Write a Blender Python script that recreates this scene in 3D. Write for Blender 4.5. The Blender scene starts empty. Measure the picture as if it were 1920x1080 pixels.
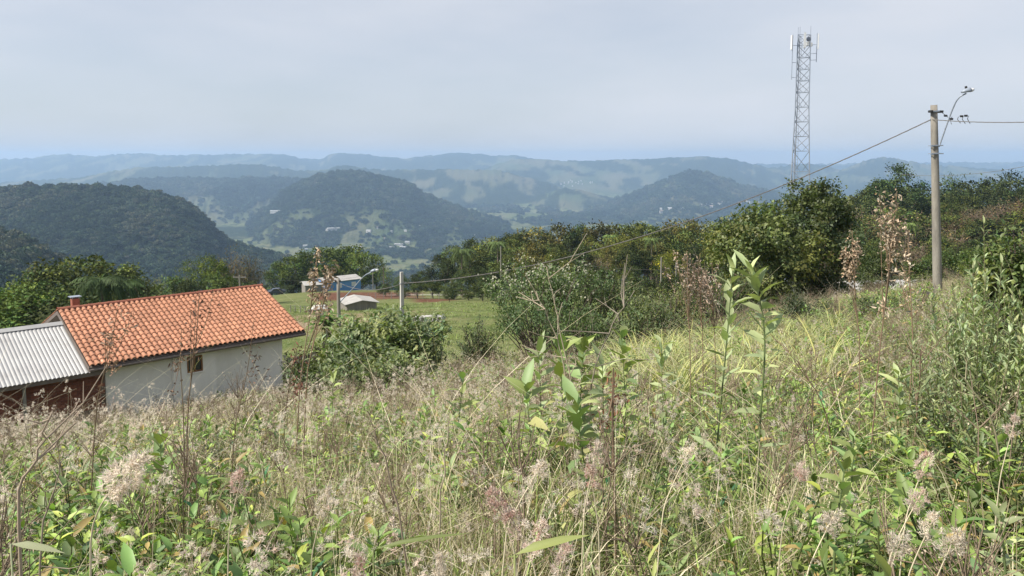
import bpy, math, random
import numpy as np
from mathutils import Vector, Matrix, Quaternion
C = bpy.context.scene.collection
SC = bpy.context.scene
rng = np.random.default_rng(7)
random.seed(7)
R = math.radians

# ------------------------------------------------------------------ camera, sky, sun, exposure
F, PPY, HOR = 1450.0, 430.0, 300.0            # focal length, optical centre row, horizon row (photo pixels)
PITCH = math.atan((PPY - HOR) / F)
cam = bpy.data.cameras.new('camera'); camo = bpy.data.objects.new('camera', cam); C.objects.link(camo)
cam.sensor_width = 36; cam.lens = F / 1920 * 36; cam.shift_y = -(540 - PPY) / 1920
cam.clip_start = 0.1; cam.clip_end = 60000
camo.rotation_euler = (math.pi / 2 - PITCH, 0, 0)
SC.camera = camo
SUN_EL = R(47); SX, SY = -0.94, -0.30
SUN_AZ = math.atan2(SX, SY)
sdir = Vector((math.sin(SUN_AZ) * math.cos(SUN_EL), math.cos(SUN_AZ) * math.cos(SUN_EL), math.sin(SUN_EL)))
sun = bpy.data.lights.new('sun', 'SUN'); suno = bpy.data.objects.new('sun', sun); C.objects.link(suno)
sun.energy = 5.0; sun.angle = R(0.53); sun.color = (1.0, 0.93, 0.82)
suno.rotation_euler = sdir.to_track_quat('Z', 'Y').to_euler()
W = bpy.data.worlds.new('World'); SC.world = W; W.use_nodes = True
nt = W.node_tree; bg = nt.nodes['Background']
sky = nt.nodes.new('ShaderNodeTexSky'); sky.sky_type = 'NISHITA'; sky.sun_disc = False
sky.sun_elevation = SUN_EL; sky.sun_rotation = SUN_AZ % (2 * math.pi)
sky.air_density = 1.0; sky.dust_density = 2.4; sky.ozone_density = 2.0; sky.altitude = 600
# thin high cloud veil over the whole sky
tc = nt.nodes.new('ShaderNodeTexCoord'); mp = nt.nodes.new('ShaderNodeMapping'); mp.inputs['Scale'].default_value = (1.2, 0.7, 4.5)
mp.inputs['Rotation'].default_value = (0.25, 0.12, 0.5)
nz = nt.nodes.new('ShaderNodeTexNoise'); nz.inputs['Scale'].default_value = 1.9; nz.inputs['Detail'].default_value = 6; nz.inputs['Roughness'].default_value = .5
cr = nt.nodes.new('ShaderNodeMapRange'); cr.inputs[1].default_value = .35; cr.inputs[2].default_value = .75; cr.inputs[3].default_value = .55; cr.inputs[4].default_value = .95
mx = nt.nodes.new('ShaderNodeMix'); mx.data_type = 'RGBA'
CLOUD = (6.3, 6.5, 7.0, 1)
mx.inputs['B'].default_value = CLOUD
L = nt.links.new
L(tc.outputs['Generated'], mp.inputs['Vector']); L(mp.outputs['Vector'], nz.inputs['Vector']); L(nz.outputs['Fac'], cr.inputs['Value'])
L(cr.outputs['Result'], mx.inputs['Factor']); L(sky.outputs['Color'], mx.inputs['A']); L(mx.outputs['Result'], bg.inputs['Color'])
bg.inputs['Strength'].default_value = 0.089
SC.view_settings.view_transform = 'Standard'; SC.view_settings.look = 'None'
SC.view_settings.exposure = 0.46; SC.view_settings.gamma = 1; SC.view_settings.use_curve_mapping = False
SC.render.engine = 'CYCLES'
SC.cycles.max_bounces = 6; SC.cycles.diffuse_bounces = 3; SC.cycles.transmission_bounces = 4; SC.cycles.volume_bounces = 2
HAZE_DENSITY = 0.000108; HAZE_COLOR = (0.49, 0.70, 1.0)

# ------------------------------------------------------------------ helpers
def ray(px, py):
    u = (px - 960) / F; v = -(py - PPY) / F
    y = math.cos(PITCH) + v * math.sin(PITCH); z = -math.sin(PITCH) + v * math.cos(PITCH)
    return u / y, z / y                          # lateral slope, vertical slope per metre of depth
def P(px, py, D):
    t, s = ray(px, py); return Vector((t * D, D, s * D))

def hash2(ix, iy, seed):
    h = (ix.astype(np.int64) * 374761393 + iy.astype(np.int64) * 668265263 + seed * 974711) & 0x7fffffff
    h = ((h ^ (h >> 13)) * 1274126177) & 0x7fffffff
    return ((h ^ (h >> 16)) & 0xffff) / 65535.0
def vnoise(x, y, seed=0):
    x = np.asarray(x, float); y = np.asarray(y, float)
    ix = np.floor(x); iy = np.floor(y); fx = x - ix; fy = y - iy
    fx = fx * fx * (3 - 2 * fx); fy = fy * fy * (3 - 2 * fy)
    a = hash2(ix, iy, seed); b = hash2(ix + 1, iy, seed); c = hash2(ix, iy + 1, seed); d = hash2(ix + 1, iy + 1, seed)
    return (a * (1 - fx) + b * fx) * (1 - fy) + (c * (1 - fx) + d * fx) * fy
def fbm(x, y, oct=4, seed=0, gain=.5):
    s = 0; a = 1; n = 0; x = np.asarray(x, float); y = np.asarray(y, float)
    for i in range(oct):
        s = s + a * vnoise(x * 2 ** i, y * 2 ** i, seed + i); n += a; a *= gain
    return s / n
def sstep(a, b, x):
    t = np.clip((np.asarray(x, float) - a) / (b - a), 0, 1); return t * t * (3 - 2 * t)

FOLIAGE = ('leaf', 'far_leaf', 'grass_blade', 'seed_fluff', 'dry_stem')
class Geo:
    """collects vertices, faces, a colour per vertex and a material slot per face"""
    def __init__(s): s.v = []; s.f = []; s.c = []; s.m = []; s.n = 0
    def add(s, v, f, col=(1, 1, 1), m=0):
        v = np.asarray(v, float).reshape(-1, 3); k = len(v)
        col = np.asarray(col, float)
        if col.ndim == 1: col = np.tile(col[:3], (k, 1))
        fs = f if isinstance(f, list) and len(f) and isinstance(f[0], np.ndarray) and f[0].ndim == 2 else [np.asarray(f)]
        for a in fs:
            s.f.append(a.astype(np.int64) + s.n); s.m.append(np.full(len(a), m))
        s.v.append(v); s.c.append(col); s.n += k
        return s
    def box(s, lo, hi, col=(1, 1, 1), m=0, mat=None):
        x0, y0, z0 = lo; x1, y1, z1 = hi
        v = np.array([(x0,y0,z0),(x1,y0,z0),(x1,y1,z0),(x0,y1,z0),(x0,y0,z1),(x1,y0,z1),(x1,y1,z1),(x0,y1,z1)], float)
        if mat is not None: v = np.array([tuple(mat @ Vector(p)) for p in v])
        return s.add(v, np.array([(0,3,2,1),(4,5,6,7),(0,1,5,4),(1,2,6,5),(2,3,7,6),(3,0,4,7)]), col, m)
    def tube(s, pts, rad, n=6, col=(1, 1, 1), m=0, cap=True):
        pts = np.asarray(pts, float); k = len(pts); rad = np.broadcast_to(np.asarray(rad, float), (k,))
        t = np.gradient(pts, axis=0); t /= np.linalg.norm(t, axis=1)[:, None] + 1e-12
        ref = np.array([0, 0, 1.]) if abs(t[0][2]) < .9 else np.array([1., 0, 0])
        a = np.cross(t, ref); a /= np.linalg.norm(a, axis=1)[:, None] + 1e-12; b = np.cross(t, a)
        an = np.arange(n) / n * 2 * math.pi
        v = (pts[:, None] + rad[:, None, None] * (a[:, None] * np.cos(an)[None, :, None] + b[:, None] * np.sin(an)[None, :, None])).reshape(-1, 3)
        i = np.arange(k - 1)[:, None] * n; j = np.arange(n)[None]; j2 = (j + 1) % n
        q = np.stack([i + j, i + j2, i + n + j2, i + n + j], -1).reshape(-1, 4)
        s.add(v, q, col, m)
        if cap and n >= 3:
            base = s.n - len(v)
            for r0 in (0, (k - 1) * n):
                s.f.append(np.array([[base + r0 + x for x in range(n)]])); s.m.append(np.array([m]))
        return s
    def mesh(s, name, mats, smooth=False):
        v = np.concatenate(s.v); me = bpy.data.meshes.new(name)
        tot = np.concatenate([np.full(len(a), a.shape[1]) for a in s.f]); idx = np.concatenate([a.ravel() for a in s.f])
        me.vertices.add(len(v)); me.vertices.foreach_set('co', v.ravel().astype(np.float32))
        me.loops.add(len(idx)); me.loops.foreach_set('vertex_index', idx.astype(np.int32))
        me.polygons.add(len(tot)); me.polygons.foreach_set('loop_start', (np.cumsum(tot) - tot).astype(np.int32))
        mm = np.concatenate(s.m)
        for x in mats: me.materials.append(x)
        if len(mats) > 1: me.polygons.foreach_set('material_index', mm.astype(np.int32))
        me.polygons.foreach_set('use_smooth', np.full(len(tot), bool(smooth or mats[0].name in FOLIAGE)))
        me.update(calc_edges=True)
        at = me.color_attributes.new('Col', 'FLOAT_COLOR', 'POINT')
        c = np.concatenate(s.c); at.data.foreach_set('color', np.hstack([c, np.ones((len(c), 1))]).ravel().astype(np.float32))
        return me

def link(name, me, parent=None, loc=(0, 0, 0), rotz=0, scale=None, label=None, cat=None, group=None, kind=None, color=None):
    o = bpy.data.objects.new(name, me); C.objects.link(o); o.location = loc; o.rotation_euler = (0, 0, rotz)
    if scale is not None: o.scale = (scale,) * 3 if np.isscalar(scale) else scale
    if parent: o.parent = parent
    if color is not None: o.color = (*color, 1)
    return tag(o, label, cat, group, kind)
def tag(o, label=None, cat=None, group=None, kind=None):
    for k, v in (('label', label), ('category', cat), ('group', group), ('kind', kind)):
        if v: o[k] = v
    return o
def thing(name, label, cat, loc=(0, 0, 0), rotz=0, group=None, scale=None): return link(name, None, None, loc, rotz, scale, label, cat, group)
def part(name, g, mat, parent, smooth=False, **k): return link(name, g.mesh(name, mat if isinstance(mat, list) else [mat], smooth), parent, **k)

# ------------------------------------------------------------------ materials
def nodes(m): m.use_nodes = True; t = m.node_tree; return t, t.nodes['Principled BSDF'], t.links.new
def pmat(name, c1, c2=None, scale=3, rough=.8, bump=0, bscale=None, metal=0, spec=.3, rnd=.0, stretch=(1, 1, 1), detail=5, dirt=None, dscale=.6):
    m = bpy.data.materials.new(name); t, b, lk = nodes(m); c2 = c2 or c1
    tc = t.nodes.new('ShaderNodeTexCoord'); mp = t.nodes.new('ShaderNodeMapping'); mp.inputs['Scale'].default_value = stretch
    lk(tc.outputs['Object'], mp.inputs['Vector'])
    n = t.nodes.new('ShaderNodeTexNoise'); n.inputs['Scale'].default_value = scale; n.inputs['Detail'].default_value = detail; n.inputs['Roughness'].default_value = .65
    lk(mp.outputs['Vector'], n.inputs['Vector'])
    cr = t.nodes.new('ShaderNodeMapRange'); cr.inputs[1].default_value = .32; cr.inputs[2].default_value = .68
    lk(n.outputs['Fac'], cr.inputs['Value'])
    mx = t.nodes.new('ShaderNodeMix'); mx.data_type = 'RGBA'; mx.inputs['A'].default_value = (*c1, 1); mx.inputs['B'].default_value = (*c2, 1)
    lk(cr.outputs['Result'], mx.inputs['Factor']); out = mx.outputs['Result']
    if dirt:
        n3 = t.nodes.new('ShaderNodeTexNoise'); n3.inputs['Scale'].default_value = dscale; n3.inputs['Detail'].default_value = 8; n3.inputs['Roughness'].default_value = .7
        lk(mp.outputs['Vector'], n3.inputs['Vector'])
        c3 = t.nodes.new('ShaderNodeMapRange'); c3.inputs[1].default_value = .52; c3.inputs[2].default_value = .75; c3.inputs[4].default_value = .8
        lk(n3.outputs['Fac'], c3.inputs['Value'])
        m3 = t.nodes.new('ShaderNodeMix'); m3.data_type = 'RGBA'; m3.inputs['B'].default_value = (*dirt, 1)
        lk(out, m3.inputs['A']); lk(c3.outputs['Result'], m3.inputs['Factor']); out = m3.outputs['Result']
    if rnd:
        oi = t.nodes.new('ShaderNodeObjectInfo'); rr = t.nodes.new('ShaderNodeMapRange'); rr.inputs[3].default_value = 1 - rnd; rr.inputs[4].default_value = 1 + rnd
        lk(oi.outputs['Random'], rr.inputs['Value'])
        at = t.nodes.new('ShaderNodeAttribute'); at.attribute_name = 'Col'
        hv = t.nodes.new('ShaderNodeMix'); hv.data_type = 'RGBA'; hv.blend_type = 'MULTIPLY'; hv.inputs['Factor'].default_value = 1
        lk(out, hv.inputs['A']); lk(at.outputs['Color'], hv.inputs['B'])
        h2 = t.nodes.new('ShaderNodeVectorMath'); h2.operation = 'SCALE'; lk(hv.outputs['Result'], h2.inputs[0]); lk(rr.outputs['Result'], h2.inputs['Scale']); out = h2.outputs['Vector']
    lk(out, b.inputs['Base Color'])
    b.inputs['Roughness'].default_value = rough; b.inputs['Metallic'].default_value = metal; b.inputs['Specular IOR Level'].default_value = spec
    if bump:
        n2 = t.nodes.new('ShaderNodeTexNoise'); n2.inputs['Scale'].default_value = bscale or scale * 4; n2.inputs['Detail'].default_value = 6
        lk(mp.outputs['Vector'], n2.inputs['Vector'])
        bp = t.nodes.new('ShaderNodeBump'); bp.inputs['Strength'].default_value = bump; bp.inputs['Distance'].default_value = .03
        lk(n2.outputs['Fac'], bp.inputs['Height']); lk(bp.outputs['Normal'], b.inputs['Normal'])
    return m
def leafmat(name, trans=.3, rough=.5, var=.22, spec=.35, tcol=(1.25, 1.35, .55)):
    """foliage: colour from the Col attribute, times the object's own colour, varied per plant; some light passes through"""
    m = bpy.data.materials.new(name); t, b, lk = nodes(m)
    at = t.nodes.new('ShaderNodeAttribute'); at.attribute_name = 'Col'; oi = t.nodes.new('ShaderNodeObjectInfo')
    a = t.nodes.new('ShaderNodeMix'); a.data_type = 'RGBA'; a.blend_type = 'MULTIPLY'; a.inputs['Factor'].default_value = 1
    lk(at.outputs['Color'], a.inputs['A']); lk(oi.outputs['Color'], a.inputs['B'])
    rr = t.nodes.new('ShaderNodeMapRange'); rr.inputs[3].default_value = 1 - var; rr.inputs[4].default_value = 1 + var; lk(oi.outputs['Random'], rr.inputs['Value'])
    s = t.nodes.new('ShaderNodeVectorMath'); s.operation = 'SCALE'; lk(a.outputs['Result'], s.inputs[0]); lk(rr.outputs['Result'], s.inputs['Scale'])
    lk(s.outputs['Vector'], b.inputs['Base Color']); b.inputs['Roughness'].default_value = rough; b.inputs['Specular IOR Level'].default_value = spec
    if trans:
        tr = t.nodes.new('ShaderNodeBsdfTranslucent'); tm = t.nodes.new('ShaderNodeVectorMath'); tm.operation = 'MULTIPLY'; tm.inputs[1].default_value = tcol
        lk(s.outputs['Vector'], tm.inputs[0]); lk(tm.outputs['Vector'], tr.inputs['Color'])
        ms = t.nodes.new('ShaderNodeMixShader'); ms.inputs[0].default_value = trans
        lk(b.outputs[0], ms.inputs[1]); lk(tr.outputs[0], ms.inputs[2]); lk(ms.outputs[0], t.nodes['Material Output'].inputs['Surface'])
    return m
M_LEAF = leafmat('leaf', .24, .5, .28, .4, (1.1, 1.3, .5)); M_FAR = leafmat('far_leaf', .12, .7, .3, .15); M_GRASS = leafmat('grass_blade', .22, .4, .32, .5, (1.1, 1.25, .55))
M_FLUFF = leafmat('seed_fluff', .55, .8, .12, .1, (1.05, 1, 1)); M_DRY = leafmat('dry_stem', .12, .8, .2, .15, (1, .9, .8))
M_BARK = pmat('bark', (.09, .07, .055), (.16, .13, .10), 6, .9, .5, 20)
M_CONC = pmat('weathered_concrete', (.20, .185, .16), (.29, .27, .235), 3, .9, .35, 25, stretch=(1, 1, .25), dirt=(.12, .11, .10), dscale=2)
M_CONCW = pmat('pale_concrete', (.42, .41, .38), (.52, .51, .47), 4, .85, .2, 30, stretch=(1, 1, .3), dirt=(.33, .32, .29), dscale=1.5)
M_STEEL = pmat('galvanised_steel', (.24, .28, .34), (.31, .35, .41), 8, .55, 0, metal=.2)
M_STEELD = pmat('dull_steel', (.19, .21, .25), (.26, .28, .32), 8, .6, 0, metal=.3)
M_ANT = pmat('antenna_white', (.55, .57, .58), (.62, .63, .64), 4, .5)
M_BLACK = pmat('black_rubber', (.02, .02, .022), (.035, .035, .035), 20, .6)
M_CABLE = pmat('cable', (.12, .115, .11), (.18, .17, .16), 9, .65)
M_GLASS = pmat('dark_glass', (.03, .035, .04), (.05, .055, .06), 2, .12, spec=.6)
M_LENS = pmat('lamp_lens', (.62, .64, .64), (.7, .7, .7), 4, .2, spec=.6)

# ------------------------------------------------------------------ terrain
CP = np.array([(0,0,-1.6),(0,-8,-.6),(-5,-8,-.9),(6,-8,-.5),(0,3,-2.0),(0,6,-2.75),(0,12,-4.3),(0,20,-6.3),(0,30,-8.6),(0,45,-11.7),(0,60,-14.0),(0,81,-16.94),(0,110,-21.0),(0,150,-26.6),(0,185,-31.5),(0,230,-40),(0,300,-56),
 (-3,4,-2.45),(-5,8,-3.75),(-8,14,-5.8),(-12,22,-8.4),(-13,29,-10.4),(-10.5,36.5,-11.2),(-17,30,-11.0),(-20,36,-11.4),(-22,26,-10.9),(-20,13,-6.6),(-12,4,-3.4),(-30,30,-12.8),
 (-20,47,-13.6),(-10,50,-13.2),(-35,70,-18),(-60,90,-24),(-20,82,-17.6),(-30,103,-20.6),(-44,145,-26.3),(-50,185,-32),(-70,200,-38),(-100,120,-32),(-80,60,-23),(-60,35,-18),(-120,240,-58),(-60,270,-52),(-160,160,-56),(-130,60,-36),
 (3,4,-2.1),(5,8,-3.0),(8,14,-4.2),(8.5,22,-5.7),(13,22,-5.0),(17,31,-5.9),(16,46,-9.2),(25,40,-6.6),(22,25,-4.3),(30,15,-2.5),(15,8,-2.3),(12,0,-1.4),(40,60,-11),(30,90,-16.5),(60,110,-18),(30,150,-24),(60,180,-29),(100,180,-24),(150,260,-18),(100,260,-25),(50,260,-38),(200,200,-14),(120,120,-16),(60,40,-5),(150,60,-7),(230,300,-17),(120,330,-36),(300,250,-8)], float)
def _tp(d2): return np.where(d2 > 1e-9, .5 * d2 * np.log(np.maximum(d2, 1e-9)), 0)
_S = 50.0
_c = CP[:, :2] / _S; _n = len(_c)
_A = _tp(((_c[:, None] - _c[None]) ** 2).sum(-1)) + np.eye(_n) * 2e-4; _Q = np.hstack([np.ones((_n, 1)), _c])
_w = np.linalg.solve(np.block([[_A, _Q], [_Q.T, np.zeros((3, 3))]]), np.concatenate([CP[:, 2], np.zeros(3)]))
def near_z(x, y):
    x = np.asarray(x, float); y = np.asarray(y, float); sh = x.shape
    q = np.stack([x.ravel(), y.ravel()], -1) / _S; out = np.empty(len(q))
    for i in range(0, len(q), 20000):
        k = q[i:i + 20000]; d2 = ((k[:, None] - _c[None]) ** 2).sum(-1)
        out[i:i + 20000] = _tp(d2) @ _w[:_n] + _w[_n] + k @ _w[_n + 1:]
    return out.reshape(sh)
# ridge lines: depth, front width, back width, lateral roughness, profile in the photo
LAYERS = [
 ('dark_wooded_hill', 720, 330, 260, [(-500,390),(-200,402),(-100,414),(0,433),(30,441),(60,456),(90,476),(120,497),(150,524),(180,552),(240,600)]),
 ('wooded_hill', 1550, 720, 700, [(-600,374),(-300,357),(-100,354),(0,353),(40,350),(130,349),(210,351),(255,355),(300,363),(335,374),(362,388),(380,402),(394,418),(410,438),(434,456),(470,468),(520,479),(570,496),(620,520)]),
 ('valley_hill', 3900, 1150, 900, [(420,450),(470,412),(510,378),(545,352),(575,338),(598,329),(625,324),(660,322),(700,328),(740,338),(770,346),(790,362),(820,374),(860,386),(900,400),(960,425),(1000,450)]),
 ('cone_hill', 5400, 1250, 900, [(1060,405),(1100,392),(1150,378),(1200,358),(1250,336),(1285,322),(1320,322),(1350,334),(1400,351),(1450,361),(1500,376),(1600,392),(1700,410)]),
 ('field_hill', 6000, 800, 700, [(920,400),(960,385),(1020,362),(1060,352),(1090,356),(1120,364),(1170,376),(1230,395)]),
 ('mid_ridge', 6900, 1500, 1000, [(-300,345),(0,342),(150,332),(200,322),(260,313),(350,311),(440,307),(490,308),(530,314),(560,320),(610,318),(630,311),(650,309),(690,316),(760,318),(850,317),(930,318),(960,325),(1040,346),(1100,368),(1160,385)]),
 ('low_ridge', 8200, 1300, 900, [(1480,345),(1540,332),(1580,317),(1620,301),(1655,294),(1690,299),(1740,308),(1800,313),(1870,318),(1920,322),(2200,330),(2500,340)]),
 ('tower_ridge', 9000, 1500, 900, [(1380,340),(1440,315),(1480,309),(1520,305),(1545,308),(1580,318),(1640,337),(1700,360)]),
 ('long_ridge', 8800, 1900, 1000, [(880,330),(920,312),(960,298),(1000,297),(1060,301),(1130,299),(1200,298),(1260,294.5),(1320,293),(1360,295),(1400,304),(1440,313),(1520,330),(1600,350)]),
 ('far_ridge', 11200, 2400, 1200, [(-400,300),(0,298),(60,296),(90,290),(125,288.5),(160,292),(185,293),(205,290),(250,287),(330,290),(400,289),(470,288),(530,289),(570,297),(598,299),(615,290),(640,287),(690,289),(715,294),(760,297),(800,292),(850,287),(885,286),(920,292),(965,291),(1010,300),(1100,310),(1300,318)]),
 ('horizon_plain', 12900, 3000, 500, [(-500,303),(600,302),(1300,306),(1480,307),(1700,304),(1920,304),(2500,304)]),
 ('flat_topped_hill', 5000, 1150, 800, [(100,372),(160,356),(210,345),(240,338),(330,336),(420,337),(500,335),(560,337),(620,343),(700,356),(760,375)]),
]
_flY = np.array([0, 300, 420, 800, 1250, 2000, 3000, 7500, 12000, 20000]); _flZ = np.array([-30, -60, -82, -170, -255, -318, -335, -330, -260, -230])
def far_z(t, Y):
    """height and owning layer for lateral slope t at depth Y"""
    x = t * Y
    fl = np.interp(Y, _flY, _flZ) + (fbm(x / 420, Y / 420, 4, 3) - .5) * np.clip(Y / 40, 5, 55)
    own = np.full(np.shape(Y), -1)
    for i, (nm, D, wf, wb, prof) in enumerate(LAYERS):
        ts, ss = np.array([ray(*p) for p in prof]).T
        jit = (fbm(t * 190, np.full_like(t, i * 9.7), 4, 40 + i) - .5) * .0042
        zr = (np.interp(t, ts, ss) + jit * (1.0 if D > 1000 else 2)) * D
        base = np.interp(Y, _flY, _flZ) - 25
        inside = sstep(ts[0] - .05, ts[0], t) * (1 - sstep(ts[-1], ts[-1] + .05, t))
        zr = base + (zr - base) * inside
        wfn = wf * (.72 + .56 * fbm(x / (wf * .55), np.full_like(x, 3.3 * i), 3, 60 + i))
        dd = np.where(Y < D, (D - Y) / wfn, (Y - D) / wb)
        sh = np.clip(1 - dd, 0, 1); sh = sh ** 1.25 * (1.6 - .6 * sh)      # steep near the top, easing out at the foot
        gul = (fbm(x / (wf * .22) + Y / (wf * .9), Y / (wf * .5), 4, 80 + i) - .5)
        z = base + (zr - base) * sh + gul * (zr - base) * .5 * np.clip(dd * 2.5, 0, 1) * (dd < 1)
        hit = z > fl; fl = np.where(hit, z, fl); own = np.where(hit, i, own)
    return fl, own
def gz(x, y):
    x = np.asarray(x, float); y = np.asarray(y, float)
    k = sstep(230, 420, y + np.abs(x) * .25)
    z = near_z(x, np.minimum(y, 460)) + (fbm(x / 2.1, y / 2.1, 3, 5) - .5) * .22 * np.clip(y / 6, .2, 1)
    zf, own = far_z(x / np.maximum(y, 60), np.maximum(y, 60))
    return z * (1 - k) + zf * k
def gz1(x, y): return float(gz(np.array([x]), np.array([y]))[0])

def field_mask(x, y):
    """open farm land among the woods of the valley"""
    n = fbm(x / 150, y / 330, 4, 21); m = fbm(x / 900, y / 1300, 3, 25)
    return sstep(.50, .54, n * .62 + m * .38 + .012 - .055 * sstep(4200, 6200, y))
def terrain():
    ys = [-8.0]
    while ys[-1] < 13600:
        r = ys[-1] + 12; ys.append(ys[-1] + r * (.022 if r < 320 else .0125))
    ys = np.array(ys); ts = np.linspace(-1.0, 1.0, 760)
    T, Y = np.meshgrid(ts, ys); X = T * (Y + 12)
    Z = gz(X, Y); tt = X / np.maximum(Y, 60)
    _, own = far_z(tt, np.maximum(Y, 60)); own = np.where(Y < 380, -2, own)
    far = np.clip((Y - 380) / 400, 0, 1)
    Z = Z + (fbm(X / 9, Y / 9, 2, 9) - .5) * far * np.clip(Y / 500, 1, 9) * np.where(own >= 0, 1.6, .5)
    ny, nx = T.shape
    V = np.stack([X, Y, Z], -1).reshape(-1, 3)
    i = (np.arange(ny - 1)[:, None] * nx + np.arange(nx - 1)[None]); q = np.stack([i, i + 1, i + nx + 1, i + nx], -1).reshape(-1, 4)
    fo = own[:-1, :-1].ravel()
    slope = np.hypot(np.gradient(Z, axis=1) / np.maximum(np.gradient(X, axis=1), 1e-6), np.gradient(Z, axis=0) / np.maximum(np.gradient(Y, axis=0), 1e-6))
    fld = field_mask(X, Y) * (1 - sstep(.35, .6, slope)) * sstep(1500, 2300, Y) * np.where(Y < 5000, 1 - sstep(-235, -190, Z), 1)
    fld = np.where((own == 0) | (own == 1), 0, fld)
    hue = vnoise(X / 160, Y / 260, 33); hue2 = vnoise(X / 70, Y / 110, 35)
    # near ground: pasture, red soil, bare earth, road
    px = 960 + F * tt; past = sstep(40, 52, Y + X * .2) * (1 - sstep(14, 24, X - Y * .02)) * (1 - sstep(200, 230, Y))
    nz_ = fbm(X / 5, Y / 5, 4, 51) - .5
    red = sstep(0, 1, 1.5 - np.abs(Y - 152 + nz_ * 16) / 15 + nz_) * sstep(575, 600, px + nz_ * 60) * (1 - sstep(770, 800, px + nz_ * 60))
    red2 = sstep(0, 1, 1.4 - np.abs(Y - 133 + nz_ * 10) / 6 + nz_) * sstep(760, 790, px) * (1 - sstep(840, 870, px))
    bare = sstep(0, 1, 1.6 - np.hypot((X + 20) / 9, (Y - 88) / 9) + nz_ * 1.6)
    road = sstep(0, 1, 2.2 - np.abs(Y - 160 - (X + 8) * .35) / 1.3) * sstep(-30, -10, X + 0 * Y) * (1 - sstep(30, 40, X))
    wood_ = sstep(60, 85, Y + np.abs(X) * .3) * np.clip(sstep(12, 26, X - Y * .02) + sstep(195, 225, Y), 0, 1)
    G = {'wood': wood_, 'pasture': past, 'red': np.clip(red + red2, 0, 1), 'bare': bare, 'road': road, 'field': fld, 'hue': hue, 'hue2': hue2}
    mats = {-2: ground_mat(), -1: valley_mat()}
    wood = wood_mat(); names = {-2: 'hillside', -1: 'valley_floor'}
    labels = {-2: ('grassy hillside falling away to a pasture with a bare red plot', 'hillside'), -1: ('wide wooded valley floor with scattered fields', 'valley'),
      0: ('dark wooded hill at the far left edge behind the near trees', 'hill'), 1: ('flat topped dark wooded hill left of the valley', 'hill'), 2: ('rounded wooded hill rising in the middle of the valley', 'hill'),
      3: ('cone shaped hill left of the lattice tower', 'hill'), 4: ('low hill with pale fields at the head of the valley', 'hill'), 5: ('hazy ridge with fields on its top behind the middle hill', 'ridge'),
      6: ('low blue hill at the right behind the utility pole', 'hill'), 7: ('blue hill directly behind the lattice tower', 'hill'), 8: ('long flat topped blue ridge across the valley', 'ridge'), 9: ('farthest pale blue ridge on the skyline at the left', 'ridge'), 10: ('faint plain on the horizon', 'plain'), 11: ('level blue grey hill behind the left side of the rounded middle hill', 'hill')}
    for k in range(-2, len(LAYERS)):
        sel = q[fo == k]
        if not len(sel): continue
        u, inv = np.unique(sel, return_inverse=True)
        g = Geo(); g.add(V[u], inv.reshape(-1, 4)); nm = names.get(k) or LAYERS[k][0]
        me = g.mesh(nm, [mats.get(k, wood)], True)
        for an, av in G.items():
            a = me.attributes.new(an, 'FLOAT', 'POINT'); a.data.foreach_set('value', av.reshape(-1)[u].astype(np.float32))
        link(nm, me, label=labels[k][0], cat=labels[k][1], kind='structure')
def _attr(t, n): a = t.nodes.new('ShaderNodeAttribute'); a.attribute_name = n; return a.outputs['Fac']
def _mixc(t, lk, f, a, b):
    m = t.nodes.new('ShaderNodeMix'); m.data_type = 'RGBA'
    for s, v in (('A', a), ('B', b)):
        if isinstance(v, tuple): m.inputs[s].default_value = (*v, 1)
        else: lk(v, m.inputs[s])
    if isinstance(f, float): m.inputs['Factor'].default_value = f
    else: lk(f, m.inputs['Factor'])
    return m.outputs['Result']
def _noise(t, lk, scale, lo=.35, hi=.65, detail=6, vec=None, rough=.6):
    n = t.nodes.new('ShaderNodeTexNoise'); n.inputs['Scale'].default_value = scale; n.inputs['Detail'].default_value = detail; n.inputs['Roughness'].default_value = rough
    if vec is None:
        tc = t.nodes.new('ShaderNodeTexCoord'); vec = tc.outputs['Object']
    lk(vec, n.inputs['Vector']); r = t.nodes.new('ShaderNodeMapRange'); r.inputs[1].default_value = lo; r.inputs[2].default_value = hi
    lk(n.outputs['Fac'], r.inputs['Value']); return r.outputs['Result']
def _bump(t, lk, b, h, strength, dist):
    bp = t.nodes.new('ShaderNodeBump'); bp.inputs['Strength'].default_value = strength; bp.inputs['Distance'].default_value = dist
    lk(h, bp.inputs['Height']); lk(bp.outputs['Normal'], b.inputs['Normal'])
def ground_mat():
    m = bpy.data.materials.new('hillside_ground'); t, b, lk = nodes(m)
    litter = _mixc(t, lk, _noise(t, lk, 5), (.045, .042, .022), (.11, .095, .055))
    green = _mixc(t, lk, _noise(t, lk, .35), (.11, .14, .045), (.175, .19, .075))
    green = _mixc(t, lk, _noise(t, lk, 2.2, .5, .75), green, (.22, .205, .10))
    green = _mixc(t, lk, _noise(t, lk, .12, .52, .66), green, (.095, .13, .042))
    litter = _mixc(t, lk, _attr(t, 'wood'), litter, _mixc(t, lk, _noise(t, lk, 1.2), (.035, .045, .02), (.07, .068, .038)))
    c = _mixc(t, lk, _attr(t, 'pasture'), litter, green)
    c = _mixc(t, lk, _attr(t, 'bare'), c, _mixc(t, lk, _noise(t, lk, 1.5), (.20, .15, .09), (.30, .24, .16)))
    c = _mixc(t, lk, _attr(t, 'red'), c, _mixc(t, lk, _noise(t, lk, .9), (.095, .042, .026), (.17, .085, .052)))
    c = _mixc(t, lk, _attr(t, 'road'), c, (.42, .40, .36))
    lk(c, b.inputs['Base Color']); b.inputs['Roughness'].default_value = .95; b.inputs['Specular IOR Level'].default_value = .1
    _bump(t, lk, b, _noise(t, lk, 4, .2, .8), .9, .15); return m
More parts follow.
